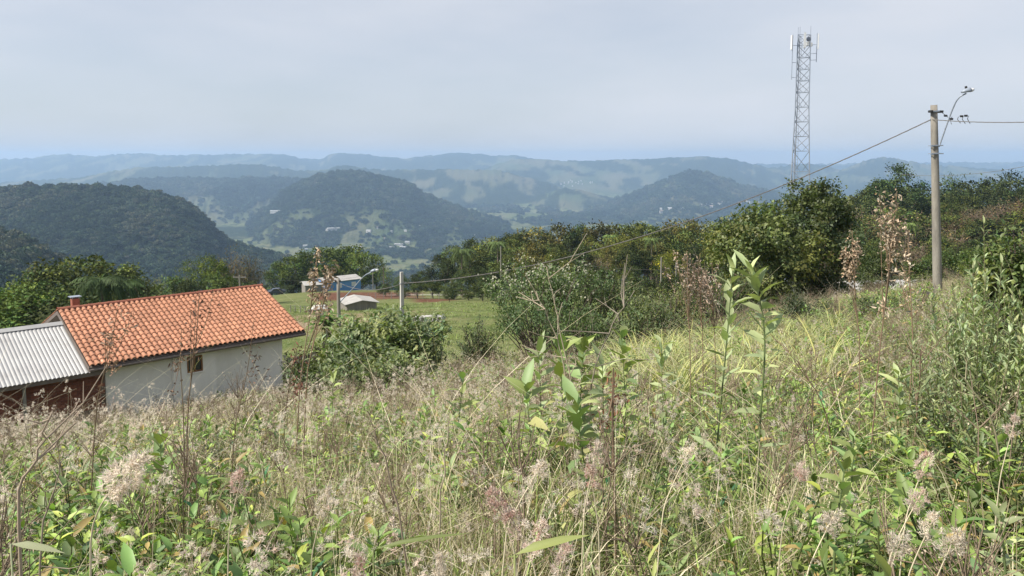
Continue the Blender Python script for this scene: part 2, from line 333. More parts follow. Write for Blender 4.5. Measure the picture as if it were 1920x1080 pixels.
def valley_mat():
    m = bpy.data.materials.new('valley_land'); t, b, lk = nodes(m)
    tree = _mixc(t, lk, _noise(t, lk, .022), (.020, .034, .016), (.055, .072, .030))
    tree = _mixc(t, lk, _noise(t, lk, .11, .45, .7), tree, (.012, .022, .011))
    f = _mixc(t, lk, _attr(t, 'hue'), (.085, .13, .05), (.17, .19, .085))
    f = _mixc(t, lk, _mixc(t, lk, _attr(t, 'hue2'), (0, 0, 0), (.55, .55, .55)), f, (.24, .20, .14))
    f = _mixc(t, lk, _noise(t, lk, .02, .5, .62), f, (.05, .075, .03))
    c = _mixc(t, lk, _attr(t, 'field'), tree, f)
    lk(c, b.inputs['Base Color']); b.inputs['Roughness'].default_value = 1; b.inputs['Specular IOR Level'].default_value = 0
    _bump(t, lk, b, _noise(t, lk, .09, .25, .75, 4), 1, 7); return m
def wood_mat():
    m = bpy.data.materials.new('wooded_slope'); t, b, lk = nodes(m)
    tree = _mixc(t, lk, _noise(t, lk, .012), (.018, .032, .015), (.050, .064, .028))
    tree = _mixc(t, lk, _noise(t, lk, .075, .4, .7, 4), tree, (.012, .022, .012))
    f = _mixc(t, lk, _attr(t, 'hue'), (.07, .10, .045), (.15, .14, .085))
    c = _mixc(t, lk, _attr(t, 'field'), tree, f)
    lk(c, b.inputs['Base Color']); b.inputs['Roughness'].default_value = 1; b.inputs['Specular IOR Level'].default_value = 0
    _bump(t, lk, b, _noise(t, lk, .07, .25, .75, 4), 1, 9); return m
terrain()

# haze: one closed box of air round everything
g = Geo(); g.box((-19500, -60, -420), (19500, 14300, 140)); hz = bpy.data.materials.new('haze_air'); hz.use_nodes = True
ht = hz.node_tree; ht.nodes.remove(ht.nodes['Principled BSDF']); pv = ht.nodes.new('ShaderNodeVolumePrincipled')
pv.inputs['Color'].default_value = (*HAZE_COLOR, 1); pv.inputs['Density'].default_value = HAZE_DENSITY; pv.inputs['Anisotropy'].default_value = .15
ht.links.new(pv.outputs[0], ht.nodes['Material Output'].inputs['Volume'])
link('haze', g.mesh('haze', [hz]), label='pale blue haze filling the valley air', cat='haze', kind='stuff')

# ------------------------------------------------------------------ scatter (uncountable growth only)
def hidden_src(objs, name):
    col = bpy.data.collections.new(name)
    for k, (me) in enumerate(objs):
        o = bpy.data.objects.new('%s_%02d' % (name, k), me); col.objects.link(o)
    return col
def scatter(name, meshes, pts, rz, sc, label, cat, tilt=.08, seed=1, pick=None):
    n = len(pts); rg = np.random.default_rng(seed)
    col = hidden_src(meshes, name + '_source')
    me = bpy.data.meshes.new(name); me.vertices.add(n); me.vertices.foreach_set('co', np.asarray(pts, np.float32).ravel())
    a = me.attributes.new('rot', 'FLOAT_VECTOR', 'POINT'); rot = np.stack([rg.normal(0, tilt, n), rg.normal(0, tilt, n), rz], -1); a.data.foreach_set('vector', rot.ravel().astype(np.float32))
    a = me.attributes.new('scl', 'FLOAT_VECTOR', 'POINT'); a.data.foreach_set('vector', np.asarray(sc, np.float32).ravel())
    a = me.attributes.new('pick', 'INT', 'POINT'); a.data.foreach_set('value', (rg.integers(0, len(meshes), n) if pick is None else pick).astype(np.int32))
    o = link(name, me, label=label, cat=cat, kind='stuff')
    gr = bpy.data.node_groups.new(name + '_nodes', 'GeometryNodeTree')
    gr.interface.new_socket('Geometry', in_out='INPUT', socket_type='NodeSocketGeometry'); gr.interface.new_socket('Geometry', in_out='OUTPUT', socket_type='NodeSocketGeometry')
    N = gr.nodes.new; lk = gr.links.new; gi = N('NodeGroupInput'); go = N('NodeGroupOutput'); ip = N('GeometryNodeInstanceOnPoints'); ci = N('GeometryNodeCollectionInfo')
    ci.inputs['Collection'].default_value = col; ci.inputs['Separate Children'].default_value = True; ci.inputs['Reset Children'].default_value = True
    def na(nm, ty): k = N('GeometryNodeInputNamedAttribute'); k.data_type = ty; k.inputs['Name'].default_value = nm; return k.outputs['Attribute']
    lk(gi.outputs[0], ip.inputs['Points']); lk(ci.outputs[0], ip.inputs['Instance']); ip.inputs['Pick Instance'].default_value = True
    lk(na('pick', 'INT'), ip.inputs['Instance Index']); lk(na('rot', 'FLOAT_VECTOR'), ip.inputs['Rotation']); lk(na('scl', 'FLOAT_VECTOR'), ip.inputs['Scale'])
    lk(ip.outputs[0], go.inputs[0])
    md = o.modifiers.new('growth', 'NODES'); md.node_group = gr
    return o

def unit(v): return v / (np.linalg.norm(v, axis=-1, keepdims=True) + 1e-12)
def leaves(g, c, d, n, Ln, Wd, col, fold=.25, curl=.25, seg=1, m=0):
    """leaf blades: base c, axis d, face normal n"""
    k = len(c); Ln = np.broadcast_to(Ln, (k,))[:, None]; Wd = np.broadcast_to(Wd, (k,))[:, None]
    d = unit(d); s = unit(np.cross(n, d)); u = np.cross(d, s)
    o = np.arange(k)[:, None]
    if seg == 1:
        v = np.stack([c, c + d * Ln * .45 + s * Wd * .5 + u * fold * Wd, c + d * Ln - u * curl * Ln, c + d * Ln * .45 - s * Wd * .5 + u * fold * Wd], 1).reshape(-1, 3)
        g.add(v, o * 4 + np.array([[0, 1, 2, 3]]), np.repeat(col, 4, 0), m)
    else:
        def pt(f, w, z): return c + d * Ln * f * (1 - .12 * curl * f) + s * Wd * w + u * (z * Wd - curl * Ln * f * f)
        v = np.stack([pt(0, 0, 0), pt(.3, 0, 0), pt(.66, 0, 0), pt(1, 0, 0), pt(.28, .46, fold), pt(.64, .40, fold * .8), pt(.28, -.46, fold), pt(.64, -.40, fold * .8)], 1).reshape(-1, 3)
        tr = np.array([(0, 1, 4), (5, 2, 3), (0, 6, 1), (7, 3, 2)]); qd = np.array([(4, 1, 2, 5), (6, 7, 2, 1)])
        g.add(v, [(o[:, None] * 8 + tr[None]).reshape(-1, 3), (o[:, None] * 8 + qd[None]).reshape(-1, 4)], np.repeat(col, 8, 0), m)
def rdir(rg, k): return unit(rg.normal(size=(k, 3)))
def tint(rg, k, base, v=.15, yel=.0):
    c = np.array(base)[None] * np.exp(rg.normal(0, v, (k, 1)))
    if yel: c = c * (1 + rg.normal(0, yel, (k, 1)) * np.array([[1, .25, -.4]]))
    return np.clip(c, .002, .95)

# ------------------------------------------------------------------ trees
def crown_mesh(name, seed, H=8, Wd=7, low=.3, lobes=9, clumps=110, per=26, leaf=.34, col=(.078, .100, .034), v=.30, yel=.15, lobe_r=.30, spread=.5, mat=None, flat=1.0, seg=1, droop=.2, ragged=.15):
    rg = np.random.default_rng(seed); g = Geo()
    cz0 = H * low; hz_ = H - cz0
    lc = []
    for i in range(lobes):
        f = (i + .5) / lobes; a = i * 2.4 + rg.uniform(-.5, .5); rr = Wd * .5 * (1 - lobe_r) * math.sqrt(max(0, 1 - (2 * f - .85) ** 2)) * rg.uniform(.55, 1.05)
        lc.append((rr * math.cos(a), rr * math.sin(a), cz0 + hz_ * (lobe_r * .55 + f * (1 - lobe_r * .9)) * flat, Wd * lobe_r * rg.uniform(.65, 1.1)))
    lc = np.array(lc)
    pick = rg.integers(0, lobes, clumps); dv = rdir(rg, clumps); dv[:, 2] = np.where(dv[:, 2] < -.3, -dv[:, 2], dv[:, 2]); 
    cc = lc[pick, :3] + dv * lc[pick, 3:] * rg.uniform(.5, 1 + ragged, (clumps, 1)) * np.array([1, 1, .8])
    cc[:, 2] = np.minimum(cc[:, 2], H * 1.02)
    ccol = tint(rg, clumps, col, v, yel)
    pk = np.repeat(np.arange(clumps), per); k = len(pk)
    off = rg.normal(0, 1, (k, 3)) * spread * np.array([1, 1, .75]); c = cc[pk] + off
    out = unit(c - np.array([0, 0, cz0 + hz_ * .35]))
    d = unit(out * .5 + rdir(rg, k) * .9 + np.array([0, 0, -droop])); n = unit(out + rdir(rg, k) * .8 + np.array([0, 0, .5]))
    Ln = leaf * rg.uniform(.65, 1.35, k)
    leaves(g, c, d, n, Ln, Ln * .62, ccol[pk] * np.exp(rg.normal(0, .14, (k, 1))), .2, .2, seg)
    return g.mesh(name, [mat or M_LEAF]), lc
def trunk_mesh(name, seed, H, lc, r=.16, low=.3, col=(1, 1, 1), sides=6, mat=None):
    rg = np.random.default_rng(seed); g = Geo(); top = H * (low + .25)
    bend = rg.normal(0, .25, 2); sp = np.array([(bend[0] * math.sin(f * 2.2), bend[1] * f, f * top - .4) for f in np.linspace(0, 1, 6)])
    g.tube(sp, np.linspace(r * 1.25, r * .55, 6), sides)
    for (x, y, z, rr) in lc[:9]:
        st = sp[min(5, max(1, int(1 + 4 * rg.uniform(.3, 1))))]
        e = np.array([x, y, z]); mid = (st + e) / 2 + rg.normal(0, .2, 3) + np.array([0, 0, -.2])
        g.tube([st, mid, e], [r * .5, r * .32, r * .12], 5)
        for q in range(2):
            e2 = e + rg.normal(0, rr * .5, 3); g.tube([mid * .4 + e * .6, e2], [r * .16, r * .05], 4)
    return g.mesh(name, [mat or M_BARK], True)
def twig_mesh(name, seed, H=6, Wd=5, n=46, col=(.16, .135, .105), leafc=(.10, .095, .05), nl=900, leaf=.22):
    """thin grey half-bare tree: fine upright branching and sparse leaves"""
    rg = np.random.default_rng(seed); g = Geo(); tips = []
    for i in range(n):
        a = rg.uniform(0, 6.28); rr = Wd * .5 * math.sqrt(rg.uniform(.02, 1)); h = H * rg.uniform(.6, 1) * (1 - .3 * (rr / (Wd * .5)) ** 2)
        b = np.array([rr * .15 * math.cos(a), rr * .15 * math.sin(a), H * rg.uniform(.05, .3)]); e = np.array([rr * math.cos(a), rr * math.sin(a), h])
        m = b * .5 + e * .5 + rg.normal(0, .12, 3) * H * .15; c1 = tint(rg, 1, col, .15)[0]
        g.tube([b, m, e], [.045, .03, .012], 3, c1, cap=False)
        for q in range(5):
            s0 = m + (e - m) * rg.uniform(0, .9); e2 = s0 + rg.normal(0, .5, 3) + np.array([0, 0, .35]); g.tube([s0, e2], [.018, .007], 3, c1, cap=False); tips.append(e2)
    tips = np.array(tips); k = nl; c = tips[rg.integers(0, len(tips), k)] + rg.normal(0, .28, (k, 3))
    leaves(g, c, rdir(rg, k), rdir(rg, k) + np.array([0, 0, .6]), leaf * rg.uniform(.6, 1.3, k), leaf * .5, tint(rg, k, leafc, .3, .2))
    return g.mesh(name, [M_FAR])

TREES = {}
def kind_def(key, nvar, **kw):
    H = kw.get('H', 8); out = []
    for i in range(nvar):
        r_ = kw.pop('trunk_r', .16) if False else .16
        cm, lc = crown_mesh('crown', 100 + hash(key) % 7 * 0 + sum(map(ord, key)) + i * 17, **kw)
        out.append((cm, trunk_mesh('trunk', 300 + i, H, lc, .17, kw.get('low', .3)), H))
    TREES[key] = out
kind_def('round', 6, H=8, Wd=8, low=.14, lobes=14, clumps=165, per=24, leaf=.33, mat=M_FAR, spread=.37, lobe_r=.24, ragged=.4)
kind_def('tall', 3, H=9, Wd=6, low=.25, lobes=10, clumps=130, per=22, leaf=.32, mat=M_FAR, spread=.36, lobe_r=.22, ragged=.4)
kind_def('loose', 3, H=8, Wd=6.5, low=.28, lobes=12, clumps=90, per=20, leaf=.26, mat=M_FAR, spread=.4, lobe_r=.22, ragged=.5)
kind_def('umbrella', 2, H=4.2, Wd=6.5, low=.55, lobes=8, clumps=80, per=26, leaf=.26, mat=M_FAR, spread=.35, lobe_r=.2)
kind_def('gum', 2, H=11, Wd=9, low=.2, lobes=15, clumps=120, per=34, leaf=.32, mat=M_FAR, spread=.45, lobe_r=.17, ragged=.1)
TREES['bare'] = []
for i in range(3):
    me = twig_mesh('crown', 50 + i); g = Geo(); g.tube([(0, 0, -.4), (.05, 0, .8), (0, .05, 1.6)], [.12, .09, .05], 5); TREES['bare'].append((me, g.mesh('trunk', [M_BARK], True), 6))
def top_of(me):
    a = np.empty(len(me.vertices) * 3, np.float32); me.vertices.foreach_get('co', a); return float(np.quantile(a[2::3], .985))
for _k in TREES: TREES[_k] = [(c_, t_, top_of(c_)) for c_, t_, _h in TREES[_k]]
def tree(px, top, D, key, label, cat='tree', group=None, color=(1, 1, 1), name=None, wide=1.0, var=None, sink=0):
    tp = P(px, top, D); x, y = tp.x, tp.y; z = gz1(x, y) - .15 - sink
    cm, tm, H = TREES[key][random.randrange(len(TREES[key])) if var is None else var % len(TREES[key])]
    s = max(.25, (tp.z - z) / H)
    e = thing(name or {'gum': 'eucalyptus_tree', 'umbrella': 'flat_crowned_tree', 'bare': 'bare_tree'}.get(key, 'broadleaf_tree'), label, cat, (x, y, z), random.uniform(0, 6.28), group, (s * wide, s * wide, s))
    link('trunk', tm, e); link('crown', cm, e, color=color)
    return e
def frond_mesh(seed, Ln=2.6, droop=1.0, col=(.06, .085, .04)):
    rg = np.random.default_rng(seed); g = Geo(); n = 26
    f = np.linspace(0, 1, n); pts = np.stack([Ln * f * (1 - .25 * f * droop), np.zeros(n), Ln * (.45 * f - .95 * droop * f ** 2.2)], -1)
    g.tube(pts, np.linspace(.03, .008, n), 3, np.array(col) * 1.3, cap=False)
    for sd in (-1, 1):
        k = n - 3; c = pts[3:]; d = np.stack([np.full(k, .55), np.full(k, sd * 1.), np.full(k, -.35 - .5 * droop)], -1) + rg.normal(0, .12, (k, 3))
        leaves(g, c, d, np.tile([[0, 0, 1.]], (k, 1)), .62 * np.sin(np.pi * (.12 + .85 * f[3:])) + .08, .075, tint(rg, k, col, .2), .1, .3)
    return g.mesh('frond', [M_FAR])
FRONDS = [frond_mesh(i, droop=d, col=(.10, .13, .06)) for i, d in enumerate((.55, 1.0, 1.4, 1.8))]
def palm(px, top, D, label, color=(1, 1, 1), size=1.0, group=None, n=20):
    tp = P(px, top, D); x, y = tp.x, tp.y; z = gz1(x, y) - .2; H = max(1.5, tp.z - z - 1.0 * size)
    e = thing('palm_tree', label, 'palm', (x, y, z), 0, group)
    g = Geo(); g.tube([(0, 0, 0), (.06, .03, H * .5), (0, 0, H)], [.17, .13, .12], 7); part('trunk', g, M_BARK, e, True)
    for i in range(n):
        o = link('frond', FRONDS[(i * 4) // n], e, (0, 0, H), i * 2.399, size * random.uniform(.85, 1.1), color=color)
    return e

# ---- wood on the slope right of the pasture
def prof(pts, x): a = np.array(pts, float); return float(np.interp(x, a[:, 0], a[:, 1]))
WT = [(770,535),(800,505),(830,476),(860,458),(900,448),(950,438),(1000,436),(1040,436),(1065,424),(1120,428),(1180,424),(1240,425),(1300,421),(1370,417),(1420,405),(1500,398)]
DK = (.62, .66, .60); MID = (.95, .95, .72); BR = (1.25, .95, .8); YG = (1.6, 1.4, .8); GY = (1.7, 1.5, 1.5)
ORD = 'first second third fourth fifth sixth seventh eighth ninth tenth eleventh twelfth thirteenth fourteenth fifteenth sixteenth seventeenth eighteenth nineteenth twentieth'.split() + ['next'] * 40
def band(x0, x1, step, D, fn, mix, labels, group, jit=8, cat='tree', wide=1.0, ordinal=None):
    x = x0; k_ = 0
    while x < x1:
        key, colr, li = mix[random.randrange(len(mix))]
        c = tuple(np.array(colr) * random.uniform(.8, 1.2)); k_ += 1; lb = labels[li]
        if ordinal: lb = ordinal % (lb.split(' on the ')[0].replace('loose ', '').replace('thin ', ''), ORD[k_ - 1])
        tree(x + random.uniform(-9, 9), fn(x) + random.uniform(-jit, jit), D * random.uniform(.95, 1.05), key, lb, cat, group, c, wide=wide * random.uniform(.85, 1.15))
        x += step * random.uniform(.8, 1.2)
mixW = [('round', DK, 0), ('round', MID, 0), ('tall', DK, 0), ('round', BR, 1), ('loose', YG, 2), ('tall', MID, 0), ('bare', GY, 3)]
LW = ['dark green rounded tree on the top edge of the wood right of the pasture', 'brownish green rounded tree on the top edge of the wood right of the pasture', 'loose yellow green tree on the top edge of the wood right of the pasture', 'thin grey half bare tree on the top edge of the wood right of the pasture']
band(790, 1500, 34, 205, lambda x: prof(WT, x), mixW, LW, 'trees on the top edge of the right hand wood', 6, ordinal='%s, %s from left along the top of the right hand wood')
L2 = [s.replace('on the top edge of', 'in the upper middle of') for s in LW]
band(800, 1480, 36, 178, lambda x: prof(WT, x) + 20, mixW, L2, 'trees in the upper middle of the right hand wood')
L3 = [s.replace('on the top edge of', 'in the lower middle of') for s in LW]
band(820, 1440, 38, 152, lambda x: prof(WT, x) + 45, mixW, L3, 'trees in the lower middle of the right hand wood')
L4 = [s.replace('on the top edge of', 'at the foot of') for s in LW]
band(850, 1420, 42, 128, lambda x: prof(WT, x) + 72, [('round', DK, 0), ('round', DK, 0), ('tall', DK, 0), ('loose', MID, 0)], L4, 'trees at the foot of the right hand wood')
band(1130, 1420, 40, 95, lambda x: 520 + 8 * math.sin(x), [('round', DK, 0), ('loose', MID, 0)], ['dark bushy tree before the wood, left of the big leafy tree', ], 'bushy trees between the wood and the weeds', 10)
# ---- wooded rise at the right
WR = [(1540,395),(1590,372),(1640,352),(1700,352),(1760,362),(1800,357),(1840,343),(1880,334),(1920,328),(2000,322),(2100,320)]
LR = ['dark green tree on the crest of the wooded rise at the right', 'olive green tree on the crest of the wooded rise at the right']
band(1560, 2060, 34, 262, lambda x: prof(WR, x), [('round', DK, 0), ('tall', DK, 0), ('round', MID, 1)], LR, 'trees on the crest of the right hand rise', 4, ordinal='%s, %s from left on the crest of the right hand rise')
band(1560, 2060, 36, 232, lambda x: prof(WR, x) + 22, [('round', DK, 0), ('round', MID, 1), ('tall', DK, 0)], [s.replace('on the crest', 'just under the crest') for s in LR], 'trees just under the crest of the right hand rise', 7)
LG = ['grey brown leafless tree in the scrub on the right hand rise', 'low green tree in the scrub on the right hand rise']
band(1540, 2030, 30, 200, lambda x: prof(WR, x) + 45, [('bare', GY, 0), ('bare', GY, 0), ('bare', BR, 0), ('round', MID, 1)], LG, 'scrub trees half way up the right hand rise', 9, wide=1.3)
band(1560, 2030, 30, 170, lambda x: prof(WR, x) + 72, [('bare', GY, 0), ('bare', BR, 0), ('round', DK, 1), ('loose', YG, 1)], [s.replace('in the scrub on', 'low down on') for s in LG], 'scrub trees low on the right hand rise', 9, wide=1.3)
band(1600, 2000, 36, 140, lambda x: 455 + 8 * math.sin(x * .05), [('round', DK, 1), ('bare', GY, 0), ('round', MID, 1)], [s.replace('in the scrub on', 'at the foot of') for s in LG], 'trees at the foot of the right hand rise', 9)
tree(1690, 312, 240, 'gum', 'tall dark clumpy eucalyptus rising over the wooded rise left of the utility pole', color=(.6, .72, .66), wide=.95, var=0)
tree(1650, 338, 236, 'gum', 'smaller dark eucalyptus leaning against the tall one left of the utility pole', color=(.6, .72, .66), wide=.9, var=1)
tree(1782, 330, 262, 'loose', 'small lone tree standing above the rise just right of the utility pole', color=(.8, .95, .85), wide=.55)
palm(1705, 410, 150, 'small green palm in the scrub left of the utility pole', (1.5, 1.6, 1.0))
# ---- trees behind the tiled house and round the pasture
tree(20, 556, 62, 'round', 'bright green bushy tree at the left edge above the metal roof', color=(1.3, 1.5, .9), wide=1.4)
tree(-50, 545, 66, 'round', 'green tree cut by the left edge of the photo', color=(1.1, 1.3, .8), wide=1.3)
tree(70, 560, 70, 'loose', 'low light green tree above the metal roof beside the chimney', color=(1.5, 1.6, 1.0), wide=1.4)
tree(55, 530, 84, 'round', 'small dark green tree behind the light green bushes at the far left', color=(1.0, 1.15, .8))
tree(108, 500, 90, 'round', 'rounded mid green tree left of the weeping palm', color=MID, wide=1.1)
tree(152, 487, 96, 'round', 'broad olive tree standing just behind the weeping palm', color=(1.1, 1.1, .75), wide=1.2)
tree(238, 500, 100, 'tall', 'narrow green tree right of the weeping palm', color=MID)
tree(110, 570, 60, 'round', 'low dark bush behind the chimney of the tiled house', cat='bush', color=DK, wide=1.6)
palm(188, 500, 78, 'large weeping palm behind the ridge of the tiled house', (.6, .72, .55), 1.4, n=26)
palm(222, 512, 80, 'second smaller palm half hidden beside the large weeping palm', (.55, .68, .5), 1.2, n=22)
tree(285, 515, 118, 'bare', 'grey green thin tree between the palms and the middle of the tiled roof', color=(1.1, 1.3, 1.1), wide=1.4)
tree(325, 522, 112, 'round', 'low grey green tree above the middle of the tiled roof', color=(.9, 1.0, .8))
tree(362, 484, 124, 'loose', 'tall light green tree above the middle of the tiled roof', color=(1.5, 1.6, .95), wide=.8)
tree(398, 482, 126, 'tall', 'tall yellow green tree right of the light green one above the tiled roof', color=(1.15, 1.2, .7), wide=.9)
tree(430, 474, 130, 'bare', 'tall bare grey tree above the right half of the tiled roof', color=(1.1, 1.05, .95), wide=.9)
tree(462, 480, 132, 'bare', 'second bare grey tree nearest the right end of the tiled ridge', color=(1.0, 1.0, .9), wide=.8)
tree(345, 530, 110, 'round', 'dark low tree peeping over the middle of the tiled ridge', color=DK)
tree(415, 520, 112, 'round', 'dark bushy tree over the right half of the tiled ridge', color=(.8, .9, .65), wide=1.2)
tree(470, 532, 114, 'round', 'dark low bushy tree at the right end of the tiled ridge', color=DK, wide=1.2)
for px, top, D, key, c, w, lb in [(520,492,215,'tall',(.75,.85,.7),1,'dark brownish tree at the left end of the clump behind the blue house'), (548,483,210,'tall',(1.2,1.35,.8),1.1,'bright green tall tree in the clump behind the blue house'),
    (578,476,220,'round',(.8,.9,.6),1,'dark tree behind the dry flower stalk near the blue house'), (612,468,214,'round',(.8,.9,.6),1.1,'broad dark tree directly above the blue house roof'), (645,464,220,'round',(.95,1.05,.65),1.15,'highest rounded tree of the clump behind the blue house'),
    (672,474,216,'round',(1.05,1.15,.7),1,'rounded lighter tree right of the highest tree behind the blue house'), (704,478,226,'loose',(1.0,1.1,.8),.75,'slim tree standing apart at the right end of the clump'), (726,502,212,'loose',(1.1,1.2,.85),.9,'pale thin tree right of the slim tree by the clump'),
    (752,518,205,'round',(.8,.9,.65),1,'low dark tree left of the white concrete post'), (778,515,190,'round',DK,1.1,'dark tree at the left foot of the right hand wood'), (600,512,205,'round',DK,1.2,'low dark tree filling the gap just behind the blue house'), (560,515,208,'round',DK,1.2,'low dark tree left of the blue house roof'), (655,512,208,'round',DK,1.2,'low dark tree over the right end of the blue house roof')]:
    tree(px, top, D, key, lb, color=c, wide=w)
tree(722, 533, 148, 'round', 'dark round shrub on the red soil left of the white concrete post', 'bush', color=DK, wide=1.3)
tree(757, 543, 140, 'round', 'dark low shrub just behind the white concrete post', 'bush', color=DK, wide=1.3)
tree(783, 532, 140, 'umbrella', 'flat crowned dark tree with a visible trunk right of the white concrete post', color=DK, var=0)
tree(812, 528, 142, 'umbrella', 'second flat crowned dark tree farther right of the white concrete post', color=(.65, .7, .55), var=1)
tree(850, 530, 138, 'round', 'broad dark bush behind the pasture fence', 'bush', color=DK, wide=1.7)
tree(880, 540, 132, 'round', 'low dark bush at the right end of the pasture fence', 'bush', color=(.8, .85, .6), wide=1.6)
palm(865, 458, 150, 'tall thin palm on the left side of the right hand wood', (1.1, 1.2, .9), 1.2)
palm(933, 446, 165, 'slim palm standing in the wood behind the white flowered shrub', (1.1, 1.2, .9), 1.1)
palm(1146, 434, 185, 'palm on the top edge of the right hand wood', (1.3, 1.5, 1.0), 1.1)
palm(1222, 440, 170, 'small palm inside the right hand wood under the cable', (1.2, 1.3, .9), 1.0)
tree(1255, 470, 125, 'loose', 'yellow green tree in a gap of the wood above the brown flower stalks', color=(2.0, 1.7, .6), wide=.9)

# ---- the big leafy tree before the tower
cm, lc = crown_mesh('crown', 909, H=8.6, Wd=8.2, low=.04, lobes=22, clumps=420, per=44, leaf=.23, col=(.098, .13, .044), v=.26, yel=.14, spread=.3, lobe_r=.17, ragged=.45, seg=1)
def big_tree(px, top, D, cm, tm, H, label, color=(1, 1, 1), wide=1, cat='tree', name='broadleaf_tree', rot=0, zoff=0):
    tp = P(px, top, D); z = gz1(tp.x, tp.y) - .1; s = (tp.z - z) / H
    e = thing(name, label, cat, (tp.x, tp.y, z), rot, None, (s * wide, s * wide, s)); link('trunk', tm, e); link('crown', cm, e, color=color); return e
tmb = trunk_mesh('trunk', 12, 8.6, lc, .2, .15)
big_tree(1530, 352, 46, cm, tmb, 8.6, 'big leafy green tree in front of the lattice tower', wide=.9)
cm2, lc2 = crown_mesh('crown', 911, H=6, Wd=6.2, low=.02, lobes=16, clumps=240, per=40, leaf=.21, col=(.11, .14, .048), v=.22, yel=.14, spread=.3, lobe_r=.2, ragged=.35)
tm2 = trunk_mesh('trunk', 13, 6, lc2, .13, .12)
big_tree(1432, 400, 44, cm2, tm2, 6, 'leafy lower tree joined to the left side of the big tree', (1.05, 1.0, .9), 1.0, rot=1)
big_tree(1640, 470, 42, cm2, tm2, 6, 'dark bushy tree low at the right side of the big tree', (.8, .85, .75), .8, rot=2.6)
big_tree(1760, 480, 50, cm2, tm2, 6, 'dark green shrub mass behind the foot of the utility pole', (.75, .85, .6), 1.3, 'bush', 'shrub', 4)
big_tree(1850, 470, 46, cm2, tm2, 6, 'dark green shrub mass right of the utility pole foot', (.8, .9, .6), 1.2, 'bush', 'shrub', 5)

# ------------------------------------------------------------------ tiled house
M_TILE = pmat('terracotta', (.37, .175, .105), (.45, .225, .14), 5, .85, .2, 40, rnd=.2, dirt=(.27, .125, .075), dscale=2.2)
M_RIDGE = pmat('ridge_terracotta', (.22, .08, .052), (.28, .105, .066), 5, .8, .2, 40, rnd=.1)
M_WALL = pmat('rendered_wall', (.76, .74, .72), (.80, .785, .765), 1.2, .9, .08, 60, dirt=(.66, .635, .60), dscale=1.3, stretch=(1, 1, .35))
M_FASC = pmat('dark_fascia', (.13, .105, .09), (.18, .15, .13), 4, .6)
M_WOOD = pmat('varnished_wood', (.18, .085, .04), (.26, .13, .06), 4, .5, .2, 40, stretch=(1, 1, 6))
M_PLINTH = pmat('plinth', (.17, .11, .075), (.24, .17, .12), 3, .95, .4, 20)
M_ZINC = pmat('corrugated_zinc', (.34, .34, .34), (.40, .40, .395), 1.5, .5, 0, metal=.1, dirt=(.22, .21, .20), dscale=1.2)
M_BRICK = pmat('brick', (.15, .055, .038), (.21, .085, .055), 8, .9, .4, 60, rnd=.2)
M_MORTAR = pmat('mortar', (.12, .09, .07), (.16, .12, .10), 8, .95, .3, 40)
HO = P(107, 582, 33.0); ax = Vector((.724, .690, 0)).normalized(); HROT = math.atan2(ax.y, ax.x)
# local frame: x along the ridge, y away from the viewer (ridge at 0, front eave negative), z up from the ridge
TP = math.tan(R(20.2)); WE = 4.42; LH = 9.35
house = thing('tiled_house', 'small pale rendered house with an orange clay tile roof below the slope', 'house', HO, HROT)
zg = -4.45                                        # floor level under the ridge
g = Geo()
def wall_slab(g, x0, x1, yf, yb, top, bot): g.box((x0, yf, bot), (x1, yb, top))
def gable(g, x0, x1):                             # end wall with a pointed top
    v = [];
    for x in (x0, x1):
        v += [(x, -3.85, zg), (x, 3.85, zg), (x, 3.85, -3.85 * TP - .12), (x, 0, -.12), (x, -3.85, -3.85 * TP - .12)]
    g.add(v, [np.array([[0, 1, 2, 3, 4][::-1], [5, 6, 7, 8, 9]]), np.array([(0, 1, 6, 5), (1, 2, 7, 6), (2, 3, 8, 7), (3, 4, 9, 8), (4, 0, 5, 9)])])
gable(g, .72, .90); gable(g, 8.28, 8.45)
wtop = -3.85 * TP - .14
g.box((.902, -3.848, zg), (8.278, -3.68, wtop)); g.box((.902, 3.68, zg), (8.278, 3.848, wtop))
part('wall', g, M_WALL, house)
# front bay that stands proud, with a hole left for the window
bx0, bx1, by, wx0, wx1, wz0, wz1 = 3.35, 5.2, -4.02, 3.93, 4.60, -2.72, -2.02
g = Geo(); bt = 4.02 * -TP - .16
g.box((bx0, by, zg), (wx0, -3.85, bt)); g.box((wx1, by, zg), (bx1, -3.85, bt)); g.box((wx0, by, zg), (wx1, -3.85, wz0)); g.box((wx0, by, wz1), (wx1, -3.85, bt))
part('wall_bay', g, M_WALL, house)
wn = Geo(); e_ = .06
wn.box((wx0, by - .02, wz0), (wx0 + e_, by + .10, wz1)); wn.box((wx1 - e_, by - .02, wz0), (wx1, by + .10, wz1)); wn.box((wx0 + e_, by - .02, wz1 - e_), (wx1 - e_, by + .10, wz1)); wn.box((wx0 + e_, by - .02, wz0), (wx1 - e_, by + .10, wz0 + e_)); wn.box(((wx0 + wx1) / 2 - .025, by - .01, wz0 + e_), ((wx0 + wx1) / 2 + .025, by + .09, wz1 - e_))
win = part('window', wn, M_WOOD, house)
for a, b in ((wx0 + e_, (wx0 + wx1) / 2 - .025), ((wx0 + wx1) / 2 + .025, wx1 - e_)):
    g = Geo(); g.box((a, by + .05, wz0 + e_), (b, by + .065, wz1 - e_)); part('pane', g, M_GLASS, win)
g = Geo(); g.box((wx0 - .04, by - .06, wz0 - .05), (wx1 + .04, by + .09, wz0 - .002)); part('sill', g, M_WALL, win)
g = Geo()
for k in range(4): g.box((wx0 + .12 + k * .05, by + .068, wz0 + .12), (wx0 + .15 + k * .05, by + .08, wz1 - .1))
part('curtain', g, pmat('curtain', (.5, .46, .4), (.6, .56, .5), 6), win)
